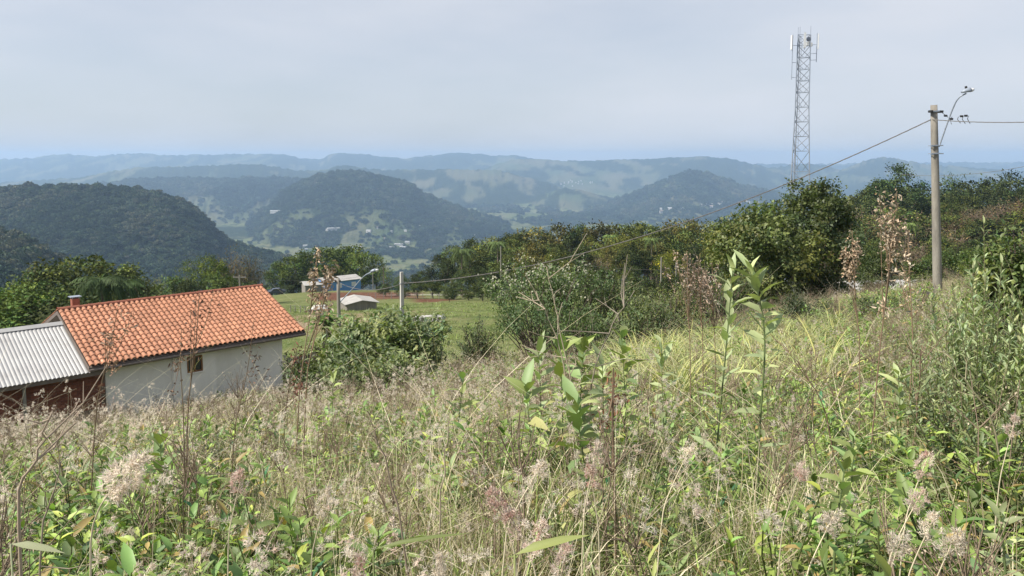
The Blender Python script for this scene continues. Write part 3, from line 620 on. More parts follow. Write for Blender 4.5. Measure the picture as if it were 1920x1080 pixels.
g = Geo(); g.box((.70, -3.90, zg - 1.2), (8.47, 3.9, zg - .003)); g.box((3.33, -4.06, zg - 1.2), (5.22, -3.905, zg - .003)); part('plinth', g, M_PLINTH, house)
roof = link('roof', None, house)
g = Geo()                                         # roof deck under the tiles, both slopes, with closed eaves
th = .10
for sg in (-1, 1):
    v = [(0.03, 0, -.08), (LH - .03, 0, -.08), (LH - .03, sg * (WE - .06), -(WE - .06) * TP - .08), (.03, sg * (WE - .06), -(WE - .06) * TP - .08)]
    v += [(a, b, c - th) for a, b, c in v]; g.add(v, np.array([(0, 1, 2, 3), (4, 7, 6, 5), (0, 4, 5, 1), (1, 5, 6, 2), (2, 6, 7, 3), (3, 7, 4, 0)]))
part('roof_deck', g, M_FASC, roof)
g = Geo(); ez = -WE * TP - .17
g.tube([(-.0, -WE - .05, ez + .02), (LH, -WE - .05, ez + .02)], .055, 8); g.box((0.0, -WE + .0, ez - .06), (LH, -WE + .025, ez + .07)); part('gutter', g, M_FASC, roof)
g = Geo()
for x in (-.015, LH - .015):
    for sg in (-1, 1):
        v = []
        for dx in (0, .03):
            v += [(x + dx, 0, -.03), (x + dx, sg * WE, -WE * TP - .03), (x + dx, sg * WE, -WE * TP - .19), (x + dx, 0, -.19)]
        g.add(v, np.array([(0, 1, 2, 3), (7, 6, 5, 4), (0, 4, 5, 1), (1, 5, 6, 2), (2, 6, 7, 3), (3, 7, 4, 0)]))
part('bargeboard', g, M_FASC, roof)
NC, NR = 42, 14; cw = LH / NC; ex = (WE / math.cos(R(20.2))) / NR
def tile_geo(g, M, col=(1, 1, 1)):
    n = 7; v = []
    for j, (yy, k, lift) in enumerate(((0.0, 1.0, .022), (ex + .07, .80, 0.0))):    # lower end wide and lifted, upper end narrow
        for i in range(n):
            a = math.pi * i / (n - 1); v.append((-math.cos(a) * cw * .40 * k, yy, math.sin(a) * .085 * k + lift + .01))
        v.append((cw * .62, yy, .004 + lift))
    for i in range(n):                             # thickness at the open lower end
        a = math.pi * i / (n - 1); v.append((-math.cos(a) * cw * .33, 0.002, math.sin(a) * .064 + .022 - .004))
    q = [(i, i + 1, n + 1 + i + 1, n + 1 + i) for i in range(n)] + [(i + 1, i, 2 * n + 2 + i, 2 * n + 3 + i) for i in range(n - 1)]
    v = np.array(v) if M is None else np.array([tuple(M @ Vector(p)) for p in v])
    g.add(v, np.array(q), col)
tg = Geo(); tile_geo(tg, None); tile_me = tg.mesh('roof_tile', [M_TILE], False)
rot20 = R(20.2); cells = []
for sg in (-1, 1):
    for r_ in range(NR):
        for c_ in range(NC):
            sl = r_ * ex                              # distance up from the eave
            cells.append((sg, r_, c_, (cw * (c_ + .5), sg * (WE - sl * math.cos(rot20)), -WE * TP + sl * math.sin(rot20))))
Hm = Matrix.Translation(HO) @ Matrix.Rotation(HROT, 4, 'Z')
front = sorted([c for c in cells if c[0] == -1], key=lambda c: (Hm @ Vector(c[3])).length); rest = front[300:] + [c for c in cells if c[0] == 1]
def tile_m(c):
    j = random.uniform(-.012, .012)
    return Matrix.Translation(c[3]) @ Matrix.Rotation(0 if c[0] == -1 else math.pi, 4, 'Z') @ Matrix.Rotation(rot20 + random.uniform(-.012, .012), 4, 'X') @ Matrix.Rotation(j, 4, 'Z')
for c in front[:300]:
    o = link('roof_tile', tile_me, roof); o.matrix_local = tile_m(c)
g = Geo()
for c in rest: tile_geo(g, tile_m(c), np.array((1, 1, 1)) * random.uniform(.87, 1.13))
tag(part('roof_tiles', g, M_TILE, roof), kind='stuff')
g = Geo(); n = 7; rl = LH / 23
v = [(x, -math.cos(math.pi * i / (n - 1)) * .135 * k, math.sin(math.pi * i / (n - 1)) * .115 * k - .005) for x, k in ((0, 1.06), (.05, 1.06), (.052, .94), (rl + .03, .94)) for i in range(n)]
g.add(v, np.array([(j * n + i, j * n + i + 1, (j + 1) * n + i + 1, (j + 1) * n + i) for j in range(3) for i in range(n - 1)])); rme = g.mesh('ridge_tile', [M_RIDGE], False)
for k in range(23):
    link('ridge_tile', rme, roof, (k * rl, 0, .02 + random.uniform(-.006, .006)), random.uniform(-.01, .01))
ch = Geo(); ch.box((.78, .72, -.9), (1.08, 1.04, .30)); chm = part('chimney', ch, M_RIDGE, house)
g = Geo(); g.box((.70, .66, .37), (1.16, 1.10, .395)); [g.box((x, y, .302), (x + .04, y + .04, .37)) for x in (.79, 1.03) for y in (.73, .98)]; part('chimney_cap', g, M_STEEL, chm)
g = Geo(); g.tube([(.98, -4.0, wtop - .12), (.98, -3.93, wtop - .42)], [.07, .07], 10); part('downpipe', g, pmat('white_plastic', (.7, .7, .68), (.76, .76, .74), 3, .5), house)

# ------------------------------------------------------------------ annex
annex = thing('metal_roofed_annex', 'brick annex with pale corrugated metal roof at the left end of the tiled house', 'annex', HO, HROT)
AL, y0, z0, y1, z1 = 9.0, -.72, -.44, -4.46, -1.86
g = Geo(); pit = .145; nx = int((AL + .02) / pit * 8); xs = np.linspace(-AL, .02, nx); wz = np.abs(np.sin(xs / pit * math.pi)) ** .8 * .036
row = [np.stack([xs, np.full(nx, y), np.full(nx, z) + wz], -1) for y, z in ((y0, z0), ((y0 + y1) / 2, (z0 + z1) / 2 - .004), (y1, z1))]
vv = np.concatenate(row); i = np.arange(nx - 1); g.add(vv, np.concatenate([np.stack([k * nx + i, k * nx + i + 1, (k + 1) * nx + i + 1, (k + 1) * nx + i], -1) for k in (0, 1)]))
part('corrugated_roof', g, M_ZINC, annex)
g = Geo(); g.add([(-AL, y0 + .10, z0 + .02), (.0, y0 + .10, z0 + .02), (.0, y0 - .02, z0 + .085), (-AL, y0 - .02, z0 + .085), (.0, y0 - .26, z0 - .03), (-AL, y0 - .26, z0 - .03)], np.array([(0, 1, 2, 3), (3, 2, 4, 5)])); part('ridge_flashing', g, M_ZINC, annex)
g = Geo(); g.box((-AL, y1 + .06, z1 - .16), (.6, y1 + .09, z1 - .01)); g.box((-AL, y1 + .12, z1 - .14), (.5, y1 + .20, z1 - .02))
for x in np.arange(-AL, 0, 1.1): g.add([(x, y0, z0 - .02), (x + .06, y0, z0 - .02), (x + .06, y1 + .1, z1 - .02), (x, y1 + .1, z1 - .02), (x, y0, z0 - .12), (x + .06, y0, z0 - .12), (x + .06, y1 + .1, z1 - .12), (x, y1 + .1, z1 - .12)], np.array([(0, 1, 2, 3), (4, 7, 6, 5), (0, 4, 5, 1), (1, 5, 6, 2), (2, 6, 7, 3), (3, 7, 4, 0)]))
part('roof_timber', g, M_FASC, annex)
yw = -3.95; g = Geo(); g.box((-AL + .1, yw + .012, zg - .6), (.68, yw + .16, z1 - .02)); g.box((-AL + .1, -.9, zg - .6), (.68, -.75, z0 - .15)); aw = part('wall', g, M_MORTAR, annex)
g = Geo(); g.box((0, 0, 0), (.278, .05, .132)); bme = g.mesh('brick', [M_BRICK])
nb = 0
for r_ in range(11):
    for c_ in range(27):
        x = .38 - c_ * .29 - (r_ % 2) * .145; z = z1 - .19 - r_ * .144
        link('brick', bme, aw, (x, yw - .006 + random.uniform(-.004, .004), z)); nb += 1
g = Geo(); g.tube([(-2.2, y1 + .22, z1 - .05), (-2.2, y1 + .22, zg - .8)], .06, 8); part('post', g, M_CONC, annex)

# ------------------------------------------------------------------ blue house, shed and the yard beyond
M_BLUE = pmat('blue_boards', (.10, .24, .50), (.12, .28, .55), 2, .7, .1)
M_FIBRE = pmat('fibre_cement', (.31, .30, .285), (.40, .39, .37), .8, .85, .1, dirt=(.2, .19, .175), dscale=.7)
M_GREYW = pmat('grey_boards', (.17, .155, .14), (.27, .25, .225), 3, .9, .3, 30, stretch=(6, 6, .5))
M_WHITE = pmat('white_paint', (.72, .72, .70), (.78, .78, .76), 2, .6)
def gable_house(name, label, loc, rot, Lx, Wy, wh, pitch, wm, rm, over=.4, cat='house', group=None, wins=(), flip=False, thick=.08):
    """ridge along local x, walls from z=0"""
    e = thing(name, label, cat, loc, rot, group); tp = math.tan(R(pitch)); g = Geo(); v = []
    for x in (0, Lx): v += [(x, -Wy / 2, -1.0), (x, Wy / 2, -1.0), (x, Wy / 2, wh), (x, 0, wh + Wy / 2 * tp), (x, -Wy / 2, wh)]
    g.add(v, [np.array([[4, 3, 2, 1, 0], [5, 6, 7, 8, 9]]), np.array([(0, 1, 6, 5), (1, 2, 7, 6), (3, 4, 9, 8), (2, 3, 8, 7), (4, 0, 5, 9)])]); w = part('wall', g, wm, e)
    g = Geo()
    for sg in (-1, 1):
        a = (Wy / 2 + over); v = [(-over, 0, wh + Wy / 2 * tp + .03), (Lx + over, 0, wh + Wy / 2 * tp + .03), (Lx + over, sg * a, wh - over * tp + .03), (-over, sg * a, wh - over * tp + .03)]
        v += [(p[0], p[1], p[2] + thick) for p in v]; g.add(v, np.array([(0, 3, 2, 1), (4, 5, 6, 7), (0, 1, 5, 4), (1, 2, 6, 5), (2, 3, 7, 6), (3, 0, 4, 7)]))
    part('roof', g, rm, e)
    for (x, z, w_, h_) in wins:
        g = Geo(); f = .07; y = -Wy / 2
        g.box((x, y - .05, z), (x + f, y + .01, z + h_)); g.box((x + w_ - f, y - .05, z), (x + w_, y + .01, z + h_)); g.box((x + f, y - .05, z), (x + w_ - f, y + .01, z + f)); g.box((x + f, y - .05, z + h_ - f), (x + w_ - f, y + .01, z + h_)); g.box((x + w_ / 2 - .03, y - .045, z + f), (x + w_ / 2 + .03, y + .01, z + h_ - f))
        wo = part('window', g, M_WHITE, e); g = Geo(); g.box((x + f, y - .02, z + f), (x + w_ - f, y - .012, z + h_ - f)); part('pane', g, pmat('curtained_pane', (.5, .52, .54), (.6, .62, .63), 2, .3), wo)
    return e
bp = P(610, 550, 182)
bz = gz1(bp.x, bp.y)
gable_house('blue_house', 'small blue board house with a pale grey roof at the edge of the trees', (bp.x - 2.0, bp.y + 2.4, bp.z), R(40), 9.5, 6.2, 2.6, 12, M_BLUE, M_FIBRE, .35, wins=[(3.2, .95, 1.15, 1.05), (7.0, .95, 1.15, 1.05)])
gable_house('grey_porch', 'low grey lean porch at the left end of the blue house', (bp.x - 5.6, bp.y + 1.6, bp.z + .1), R(25), 4.6, 5.0, 1.9, 12, M_GREYW, M_FIBRE, .4, 'porch')
sp = P(679, 585, 102)
sh = gable_house('wooden_shed', 'small weathered plank shed with a grey sheet roof in the pasture', (sp.x, sp.y, sp.z), R(25 + 90), 4.2, 4.0, 1.15, 11, M_GREYW, M_FIBRE, .35, 'shed')
for k in range(13):
    g = Geo(); x = -1.98 + k * .305; zt = 1.14 + (2.0 - abs(x + .14)) * math.tan(R(11)) * .92; g.box((-.035, x, -.4), (-.002, x + .285, zt), np.array((1, 1, 1))); part('plank', g, pmat('plank', tuple(np.array((.19, .175, .155)) * random.uniform(.75, 1.2)), tuple(np.array((.27, .25, .22)) * random.uniform(.8, 1.15)), 3, .9, .3, 30, stretch=(6, 6, .5)), sh)
for k in range(13):
    g = Geo(); x = .02 + k * .32; g.box((x, 2.002, -.4), (x + .3, 2.035, 1.10)); part('plank', g, M_GREYW, sh)
# concrete pipes lying in a row on the grass
g = Geo(); n = 16; an = np.arange(n) / n * 2 * math.pi
v = [(x, r_ * math.cos(a), r_ * math.sin(a)) for x, r_ in ((0, .30), (1.0, .30), (1.0, .235), (0, .235)) for a in an]
g.add(v, np.array([(j * n + i, j * n + (i + 1) % n, ((j + 1) % 4) * n + (i + 1) % n, ((j + 1) % 4) * n + i) for j in range(4) for i in range(n)])); pipe_me = g.mesh('concrete_pipe', [M_CONCW], False)
plab = ['concrete drain pipe at the right end of the row on the pasture', 'second concrete drain pipe from the right end of the row', 'third concrete drain pipe from the right end of the row', 'fourth concrete drain pipe from the right end of the row', 'fifth concrete drain pipe from the right end of the row', 'concrete drain pipe at the left end of the row beside the bush', 'sixth concrete drain pipe from the right end of the row']
for k, px in enumerate((824, 815, 807, 799, 792, 777, 784)):
    q = P(px, 600 + (824 - px) * .10, 81); o = link('concrete_pipe', pipe_me, None, (q.x, q.y, gz1(q.x, q.y) + .27), R(70) + random.uniform(-.12, .12), None, plab[k], 'pipe', 'concrete pipes lying on the pasture')
# low white wall, white car shape and yard bits left of the blue house
q = P(566, 566, 160); g = Geo(); g.box((-3.2, -.1, -.5), (3.2, .1, 1.0)); w_ = thing('low_wall', 'low whitewashed wall on the grass left of the blue house', 'wall', (q.x, q.y, q.z), R(-10)); part('wall', g, M_CONCW, w_)
g = Geo(); [g.box((x, -.16, -.5), (x + .25, .16, 1.15)) for x in (-3.2, -1.1, 1.0, 2.95)]; part('pillar', g, M_CONCW, w_)
q = P(600, 578, 104); g = Geo()
tarp = thing('covered_woodpile', 'low pile under a white sheet beside the plank shed', 'woodpile', (q.x, q.y, gz1(q.x, q.y)), .3)
xs = np.linspace(-1.2, 1.2, 12); ys_ = np.linspace(-.9, .9, 7); XX, YY = np.meshgrid(xs, ys_); ZZ = .75 * np.exp(-(YY / .75) ** 4) * np.exp(-(XX / 1.15) ** 8) + .12 * fbm(XX * 2, YY * 2, 3, 4); i = (np.arange(6)[:, None] * 12 + np.arange(11)[None])
g.add(np.stack([XX, YY, ZZ], -1).reshape(-1, 3), np.stack([i, i + 1, i + 13, i + 12], -1).reshape(-1, 4)); part('sheet', g, M_CONCW, tarp, True)
for k in range(8):
    g = Geo(); z = .12 + (k // 4) * .2; y = -.95 + (k % 4) * .12; g.tube([(-1.6, y, z), (1.5, y + .05, z)], .09, 6); part('log', g, M_BARK, tarp)
def mini_car(px, py, D, label, col):
    q = P(px, py, D); e = thing('parked_car', label, 'car', (q.x, q.y, q.z + .15), .4); g = Geo()
    pr = [(-2, .25), (-2, .75), (-1.3, .85), (-.8, 1.35), (.7, 1.38), (1.3, .9), (2, .78), (2.05, .25)]
    v = [(x, s, z) for s in (-.8, .8) for x, z in pr]; k = len(pr); g.add(v, [np.array([list(range(k)), list(range(2 * k - 1, k - 1, -1))]), np.array([(i, (i + 1) % k, k + (i + 1) % k, k + i) for i in range(k)])]); part('body', g, pmat('car_paint', col, col, 2, .3, spec=.5), e)
    for x in (-1.25, 1.25):
        for y in (-.75, .75):
            g = Geo(); g.tube([(x, y - .1, .05), (x, y + .1, .05)], .31, 12); part('wheel', g, M_BLACK, e)
    g = Geo(); g.add([(-1.15, -.805, .88), (1.1, -.805, .9), (.65, -.805, 1.3), (-.75, -.805, 1.3)], np.array([(0, 1, 2, 3)])); part('side_window', g, M_GLASS, e)
mini_car(519, 552, 186, 'small dark car parked by the trees left of the blue house', (.04, .05, .08))
# pale banana-like plant by the street lamp
def frame_leafy(px, py_top, D, label):
    tp = P(px, py_top, D); z = gz1(tp.x, tp.y); H = tp.z - z; e = thing('papaya_plant', label, 'plant', (tp.x, tp.y, z)); rg = np.random.default_rng(5); g = Geo()
    g.tube([(0, 0, -.2), (.05, 0, H * .5), (0, 0, H * .8)], [.12, .10, .07], 7, (.55, .5, .38)); part('trunk', g, M_DRY, e)
    g = Geo(); k = 90; c = np.array([0, 0, H * .78]) + rg.normal(0, 1, (k, 3)) * np.array([.35, .35, .22]); d = rdir(rg, k); d[:, 2] = np.abs(d[:, 2]) * .3; leaves(g, c, d, d * .2 + np.array([0, 0, 1.]), .75 * rg.uniform(.6, 1.2, k), .26, tint(rg, k, (.12, .19, .05), .2, .1), .2, .35, 2); part('crown', g, M_LEAF, e)
    g = Geo(); k = 60; c = np.array([0, 0, H * .5]) + rg.normal(0, 1, (k, 3)) * np.array([.16, .16, H * .16]); d = rdir(rg, k) * .5 + np.array([0, 0, -1.]); leaves(g, c, d, rdir(rg, k), .5, .16, tint(rg, k, (.20, .21, .09), .25, .2), .2, .2, 2); part('hanging_leaf', g, M_LEAF, e)
frame_leafy(611, 575, 46, 'small papaya like plant with a tufted top left of the street lamp post')
# fences
def fence(a, b, n, label, h=1.2, wires=3, rr=.06):
    e = thing('wire_fence', label, 'fence', (0, 0, 0)); pts = []
    for k in range(n):
        f = k / (n - 1); x = a[0] + (b[0] - a[0]) * f; y = a[1] + (b[1] - a[1]) * f; z = gz1(x, y); pts.append((x, y, z))
        g = Geo(); g.tube([(x, y, z - .3), (x + random.uniform(-.06, .06), y, z + h)], [rr, rr * .85], 6); part('fence_post', g, M_GREYW, e)
    for w in range(wires):
        g = Geo(); g.tube([(x, y, z + h * (.3 + .32 * w)) for x, y, z in pts], .006, 3); part('wire', g, M_STEELD, e)
p0, p1 = P(690, 562, 138), P(960, 558, 134); fence((p0.x, p0.y), (p1.x, p1.y), 19, 'wire fence with wooden posts along the back of the pasture')
p0, p1 = P(545, 580, 106), P(615, 592, 92); fence((p0.x, p0.y), (p1.x, p1.y), 8, 'short wire fence by the woodpile left of the plank shed', 1.0)
# small wooden A frame by the road
q = P(912, 558, 138); e = thing('wooden_trestle', 'small dark wooden trestle standing by the pale road strip', 'trestle', (q.x, q.y, gz1(q.x, q.y)))
for sx in (-1, 1):
    for sy in (-.3, .3):
        g = Geo(); g.tube([(sx * 1.1, sy, 0), (sx * .15, sy, 2.0)], .08, 6); part('leg', g, M_BARK, e)
g = Geo(); g.tube([(-.65, 0, .9), (.65, 0, .9)], .07, 6); part('crossbar', g, M_BARK, e); g = Geo(); g.tube([(0, -.5, 2), (0, .5, 2)], .09, 6); part('ridge_bar', g, M_BARK, e)
# half hidden pale roofed house under the big tree
q = P(1640, 552, 60); gable_house('small_house', 'pale roofed little house half hidden under the bushes right of the big tree', (q.x - 2.0, q.y, q.z - .9), R(8), 6.5, 4.5, 1.3, 14, M_GREYW, M_FIBRE, .4)

# ------------------------------------------------------------------ poles, lamps, cables
def curve_pts(a, b, sag, n=26):
    a = np.array(a); b = np.array(b); f = np.linspace(0, 1, n)[:, None]; p = a + (b - a) * f; p[:, 2] -= sag * 4 * (f * (1 - f))[:, 0]; return p
def cable(name, a, b, sag, r, label, twist=True):
    p = curve_pts(a, b, sag, 160 if twist else 30); g = Geo()
    if twist:
        for ph in (0, 2.09, 4.19):
            an = np.linspace(0, np.linalg.norm(np.array(b) - np.array(a)) * 5.5, len(p)) + ph
            g.tube(p + np.stack([np.cos(an) * .3, np.cos(an) * .3, np.sin(an)], -1) * r * .8, r * .62, 4, cap=False)
    else: g.tube(p, r, 5)
    return tag(part(name, g, M_CABLE, None, True), label, 'cable')
# right hand pole: leans slightly
top = P(1751, 197, 31.0); base = P(1758, 545, 31.0); bz = gz1(base.x, base.y) - .4
axis = (top - base).normalized(); base = top + axis * ((bz - top.z) / axis.z)
pole = thing('utility_pole', 'round weathered concrete utility pole with a lamp arm at the right', 'utility pole', (base.x, base.y, base.z))
def rel(v): return tuple(Vector(v) - base)
Hp = (top - base).length; g = Geo(); g.tube([tuple(axis * (Hp * f)) for f in np.linspace(0, 1, 9)], np.linspace(.185, .125, 9), 16); part('pole_shaft', g, M_CONC, pole, True)
def band_at(zf, parent, r=.15, name='clamp_band'):
    c = axis * (Hp * zf); g = Geo(); g.tube([tuple(c - axis * .03), tuple(c + axis * .03)], r + .012, 16)
    g.box((c.x - r - .10, c.y - r - .03, c.z - .022), (c.x + r + .10, c.y - r + .015, c.z + .022)); g.tube([(c.x - r - .08, c.y - r - .05, c.z), (c.x - r - .08, c.y + .05, c.z)], .014, 6); g.tube([(c.x + r + .08, c.y - r - .05, c.z), (c.x + r + .08, c.y + .05, c.z)], .014, 6)
    part(name, g, M_STEEL, parent)
zf1 = lambda py: (P(1751, py, 31).z - base.z) / (top.z - base.z)
band_at(zf1(273), pole, .148); band_at(zf1(288), pole, .15); band_at(zf1(209), pole, .128)
g = Geo(); c = axis * (Hp * zf1(209)); g.box((c.x - .24, c.y - .2, c.z - .05), (c.x - .14, c.y + .0, c.z + .04)); g.box((c.x + .14, c.y - .2, c.z - .06), (c.x + .27, c.y, c.z + .03)); part('insulator', g, M_BLACK, pole)
arm = [P(1761, 275, 30.9), P(1772, 243, 30.7), P(1785, 207, 30.5), P(1793, 189, 30.3), P(1800, 181, 30.2), P(1812, 175, 30.1)]
fa = np.array([rel(a) for a in arm]); tt = np.linspace(0, 5, 24); fa = np.stack([np.interp(tt, range(6), fa[:, k]) for k in range(3)], -1); fa[1:-1] = (fa[:-2] + fa[1:-1] * 2 + fa[2:]) / 4
g = Geo(); g.tube(fa, .027, 8); part('lamp_arm', g, M_STEEL, pole, True)
def lamp_head(parent, c, sx, s=1.0, rotz=0, tilt=.25):
    M = Matrix.Translation(c) @ Matrix.Rotation(rotz, 4, 'Z') @ Matrix.Rotation(-tilt * sx, 4, 'Y') @ Matrix.Scale(s, 4)
    g = Geo(); prs = [(-.16, .06, .045), (-.05, .12, .10), (.08, .15, .125), (.2, .15, .11)]; n = 10; v = []
    for x, w, h in prs:
        for i in range(n): a = 2 * math.pi * i / n; v.append(tuple(M @ Vector((x * sx, math.cos(a) * w, max(math.sin(a), -.55) * h))))
    g.add(v, [np.array([(j * n + i, j * n + (i + 1) % n, (j + 1) * n + (i + 1) % n, (j + 1) * n + i) for j in range(3) for i in range(n)]), np.array([list(range(n))[::-1], list(range(3 * n, 4 * n))])])
    h = part('lamp_head', g, M_STEEL, parent, True); g = Geo(); v = []
    for x, w, hh in [(.202, .145, .105), (.28, .13, .10), (.35, .08, .07), (.38, .02, .02)]:
        for i in range(n): a = 2 * math.pi * i / n; v.append(tuple(M @ Vector((x * sx, math.cos(a) * w, math.sin(a) * hh * .8 - .01))))
    g.add(v, [np.array([(j * n + i, j * n + (i + 1) % n, (j + 1) * n + (i + 1) % n, (j + 1) * n + i) for j in range(3) for i in range(n)]), np.array([list(range(3 * n, 4 * n))])]); part('lamp_glass', g, M_LENS, h, True)
    g = Geo(); g.tube([tuple(M @ Vector((.06 * sx, 0, .11))), tuple(M @ Vector((.06 * sx, 0, .2)))], [.055 * s, .045 * s], 8); part('photocell', g, M_BLACK, h)
lamp_head(pole, Vector(rel(P(1810, 171, 30.1))), 1, .92)
ctop = P(1746, 224, 31); wl = P(757, 531, 46)
post_top = P(753, 510, 46); post_base_z = gz1(post_top.x, post_top.y) - .4
# white square concrete post
e = thing('concrete_post', 'white square concrete post standing before the pasture', 'utility pole', (post_top.x, post_top.y, post_base_z), R(28)); hh = post_top.z - post_base_z
g = Geo(); v = []
for z, w in ((0, .12), (hh, .085)): v += [(-w, -w, z), (w, -w, z), (w, w, z), (-w, w, z)]
g.add(v, np.array([(0, 1, 5, 4), (1, 2, 6, 5), (2, 3, 7, 6), (3, 0, 4, 7), (4, 5, 6, 7)])); part('post_shaft', g, M_CONCW, e)
g = Geo(); [g.tube([(.12, -.12, z), (.12, .12, z)], .03, 6) for z in (hh - .62, hh - .8)]; [g.box((-.13, -.13, z - .02), (.13, .13, z + .02)) for z in (hh - .7, hh - 2.2)]; part('post_bracket', g, M_STEELD, e)
cable('power_cable', tuple(ctop), tuple(P(757, 531, 45.9)), 1.35, .018, 'twisted overhead cable sagging from the utility pole down to the white post')
cable('power_cable', tuple(ctop), tuple(P(2060, 222, 24)), .12, .012, 'overhead cable running from the utility pole out of the right edge')
cable('power_cable', tuple(P(756, 531, 46)), tuple(P(636, 530, 60)), .5, .02, 'overhead cable from the white post to the street lamp post', False)
cable('thin_wire', tuple(P(1690, 327, 60)), tuple(P(2000, 294, 48)), .5, .014, 'thin far wire crossing behind the utility pole at the right', False)
g = Geo()
for (x, y, dx, dy) in ((1785, 219, -1, 14), (1797, 219, 4, 12), (1806, 218, 4, 14), (1816, 217, 3, 15)):
    g.tube([P(x, y, 30.5), P(x + dx * .3 - 3, y + dy * .4, 30.5), P(x + dx, y + dy, 30.5)], .012, 5)
for (x, y) in ((1773, 217), (1784, 223), (1803, 218), (1811, 217)): g.tube([P(x - 2.5, y, 30.4), P(x + 2.5, y, 30.4)], .045, 6)
g.tube([P(1757, 209, 31), P(1766, 211, 30.8), P(1778, 220, 30.6)], .012, 5)
tag(part('cable_connectors', g, M_BLACK, None), 'cluster of connectors with loose tails on the cable right of the pole', 'connectors')
# street lamp post
lt = P(634, 522, 58); lz = gz1(lt.x, lt.y) - .3; e = thing('street_lamp', 'round grey street lamp post with a long slanted arm beside the plank shed', 'street lamp', (lt.x, lt.y, lz)); hl = lt.z - lz
g = Geo(); g.tube([(0, 0, hl * f) for f in np.linspace(0, 1, 6)], np.linspace(.17, .12, 6), 12); part('pole_shaft', g, M_CONC, e, True)
L0 = Vector((lt.x, lt.y, lz)); ar = [P(637, 567, 58) - L0, P(662, 541, 57.6) - L0, P(678, 522, 57.2) - L0, P(686, 515, 57) - L0, P(697, 510, 56.8) - L0]
fa = np.array([tuple(a) for a in ar]); tt = np.linspace(0, 4, 18); fa = np.stack([np.interp(tt, range(5), fa[:, k]) for k in range(3)], -1); fa[1:-1] = (fa[:-2] + fa[1:-1] * 2 + fa[2:]) / 4
g = Geo(); g.tube(fa, .04, 8); part('lamp_arm', g, M_STEEL, e, True); lamp_head(e, P(699, 508, 56.8) - L0, 1, 1.15)
g = Geo(); g.box((-.22, -.16, hl - .28), (-.13, 0, hl - .14)); g.box((.13, -.16, hl - .24), (.2, 0, hl - .12)); part('insulator', g, M_BLACK, e)
def far_pole(px, py, D, h, label, cross=False, mat=M_CONC, r=.11):
    t_ = P(px, py, D); z = min(gz1(t_.x, t_.y), t_.z - h); e = thing('utility_pole', label, 'utility pole', (t_.x, t_.y, z)); g = Geo(); g.tube([(0, 0, -.2), (0, 0, t_.z - z)], [r * 1.2, r], 8); part('pole_shaft', g, mat, e)
    if cross: g = Geo(); g.box((-.9, -.06, t_.z - z - .35), (.9, .06, t_.z - z - .22)); [g.tube([(x, 0, t_.z - z - .22), (x, 0, t_.z - z - .05)], .05, 6) for x in (-.8, 0, .8)]; part('cross_arm', g, M_GREYW, e)
far_pole(449, 516, 105, 6, 'pale pole with a short cross arm behind the tiled ridge', True)
far_pole(699, 508, 190, 5, 'thin grey pole behind the blue house at its right', r=.09, mat=M_CONC)
far_pole(719, 500, 196, 6, 'thin dark pole in front of the trees right of the blue house', r=.1, mat=M_BARK)
far_pole(1240, 482, 118, 6, 'thin pale pole inside the wood left of the brown flower stalks', r=.1)
far_pole(1268, 492, 112, 5, 'second thin pale pole inside the wood nearer the brown flower stalks', r=.1)
far_pole(939, 462, 142, 6, 'thin pale pole in front of the wood behind the white flowered shrub', r=.09)
far_pole(508, 538, 186, 3, 'short thin lamp post by the parked cars left of the blue house', r=.07)
cable('thin_wire', tuple(P(449, 519, 105)), tuple(P(699, 512, 190)), 1.2, .02, 'thin wire between the cross arm pole and the pole behind the blue house', False)
cable('thin_wire', tuple(P(1100, 498, 118)), tuple(P(1380, 500, 118)), .6, .018, 'thin wire strung through the wood behind the brown flower stalks', False)

# ------------------------------------------------------------------ lattice tower
tb = P(1492, 470, 110); tz = gz1(tb.x, tb.y) - .3; ttop = P(1497, 66, 110)
tower = thing('lattice_tower', 'tall grey steel lattice telecom tower with white panel antennas on top', 'tower', (tb.x, tb.y, tz)); HT = ttop.z - tz
g = Geo(); g.tube([(0, 0, 0), (0, 0, 1)], 1, 6); bar_me = g.mesh('brace', [M_STEEL], False); g = Geo(); g.tube([(0, 0, 0), (0, 0, 1)], 1, 6); bar_dk = g.mesh('brace', [M_STEELD], False)
def bar(name, a, b, r, parent, me=None):
    a = Vector(a); b = Vector(b); d = b - a; o = link(name, me or bar_me, parent); o.matrix_local = Matrix.Translation(a) @ d.to_track_quat('Z', 'Y').to_matrix().to_4x4() @ Matrix.Diagonal((r, r, d.length, 1)); return o
def rad_at(z):                                   # leg distance from the axis
    f = z / HT; return 2.2 - 1.08 * min(1, f / .72) if f < .72 else 1.12 - .10 * (f - .72) / .28
LA = [R(92), R(212), R(332)]; dxt = (ttop.x - tb.x) / HT
def lp(k, z): r = rad_at(z); return (r * math.cos(LA[k]), r * math.sin(LA[k]), z)
lev = [0]; 
while lev[-1] < HT - 1.2: lev.append(min(HT, lev[-1] + (2.9 if lev[-1] < HT * .55 else 2.05 if lev[-1] < HT * .75 else 1.6)))
if HT - lev[-1] > .1: lev.append(HT)
for k in range(3):
    for a, b in ((0, HT * .72), (HT * .72, HT)): bar('leg', lp(k, a), lp(k, b), .075, tower)
for i, z in enumerate(lev):
    for k in range(3):
        k2 = (k + 1) % 3
        if i: bar('horizontal_brace', lp(k, z), lp(k2, z), .035, tower)
        if i < len(lev) - 1:
            zm = lev[i + 1]; a, b = Vector(lp(k, z)), Vector(lp(k2, z)); c_ = (Vector(lp(k, zm)) + Vector(lp(k2, zm))) / 2
            if i % 2: bar('diagonal_brace', lp(k, z), lp(k2, zm), .04, tower, bar_dk)
            else: bar('diagonal_brace', lp(k2, z), lp(k, zm), .04, tower, bar_dk)
            bar('diagonal_brace', (a + b) / 2, lp(k, (z + zm) / 2), .025, tower, bar_dk)
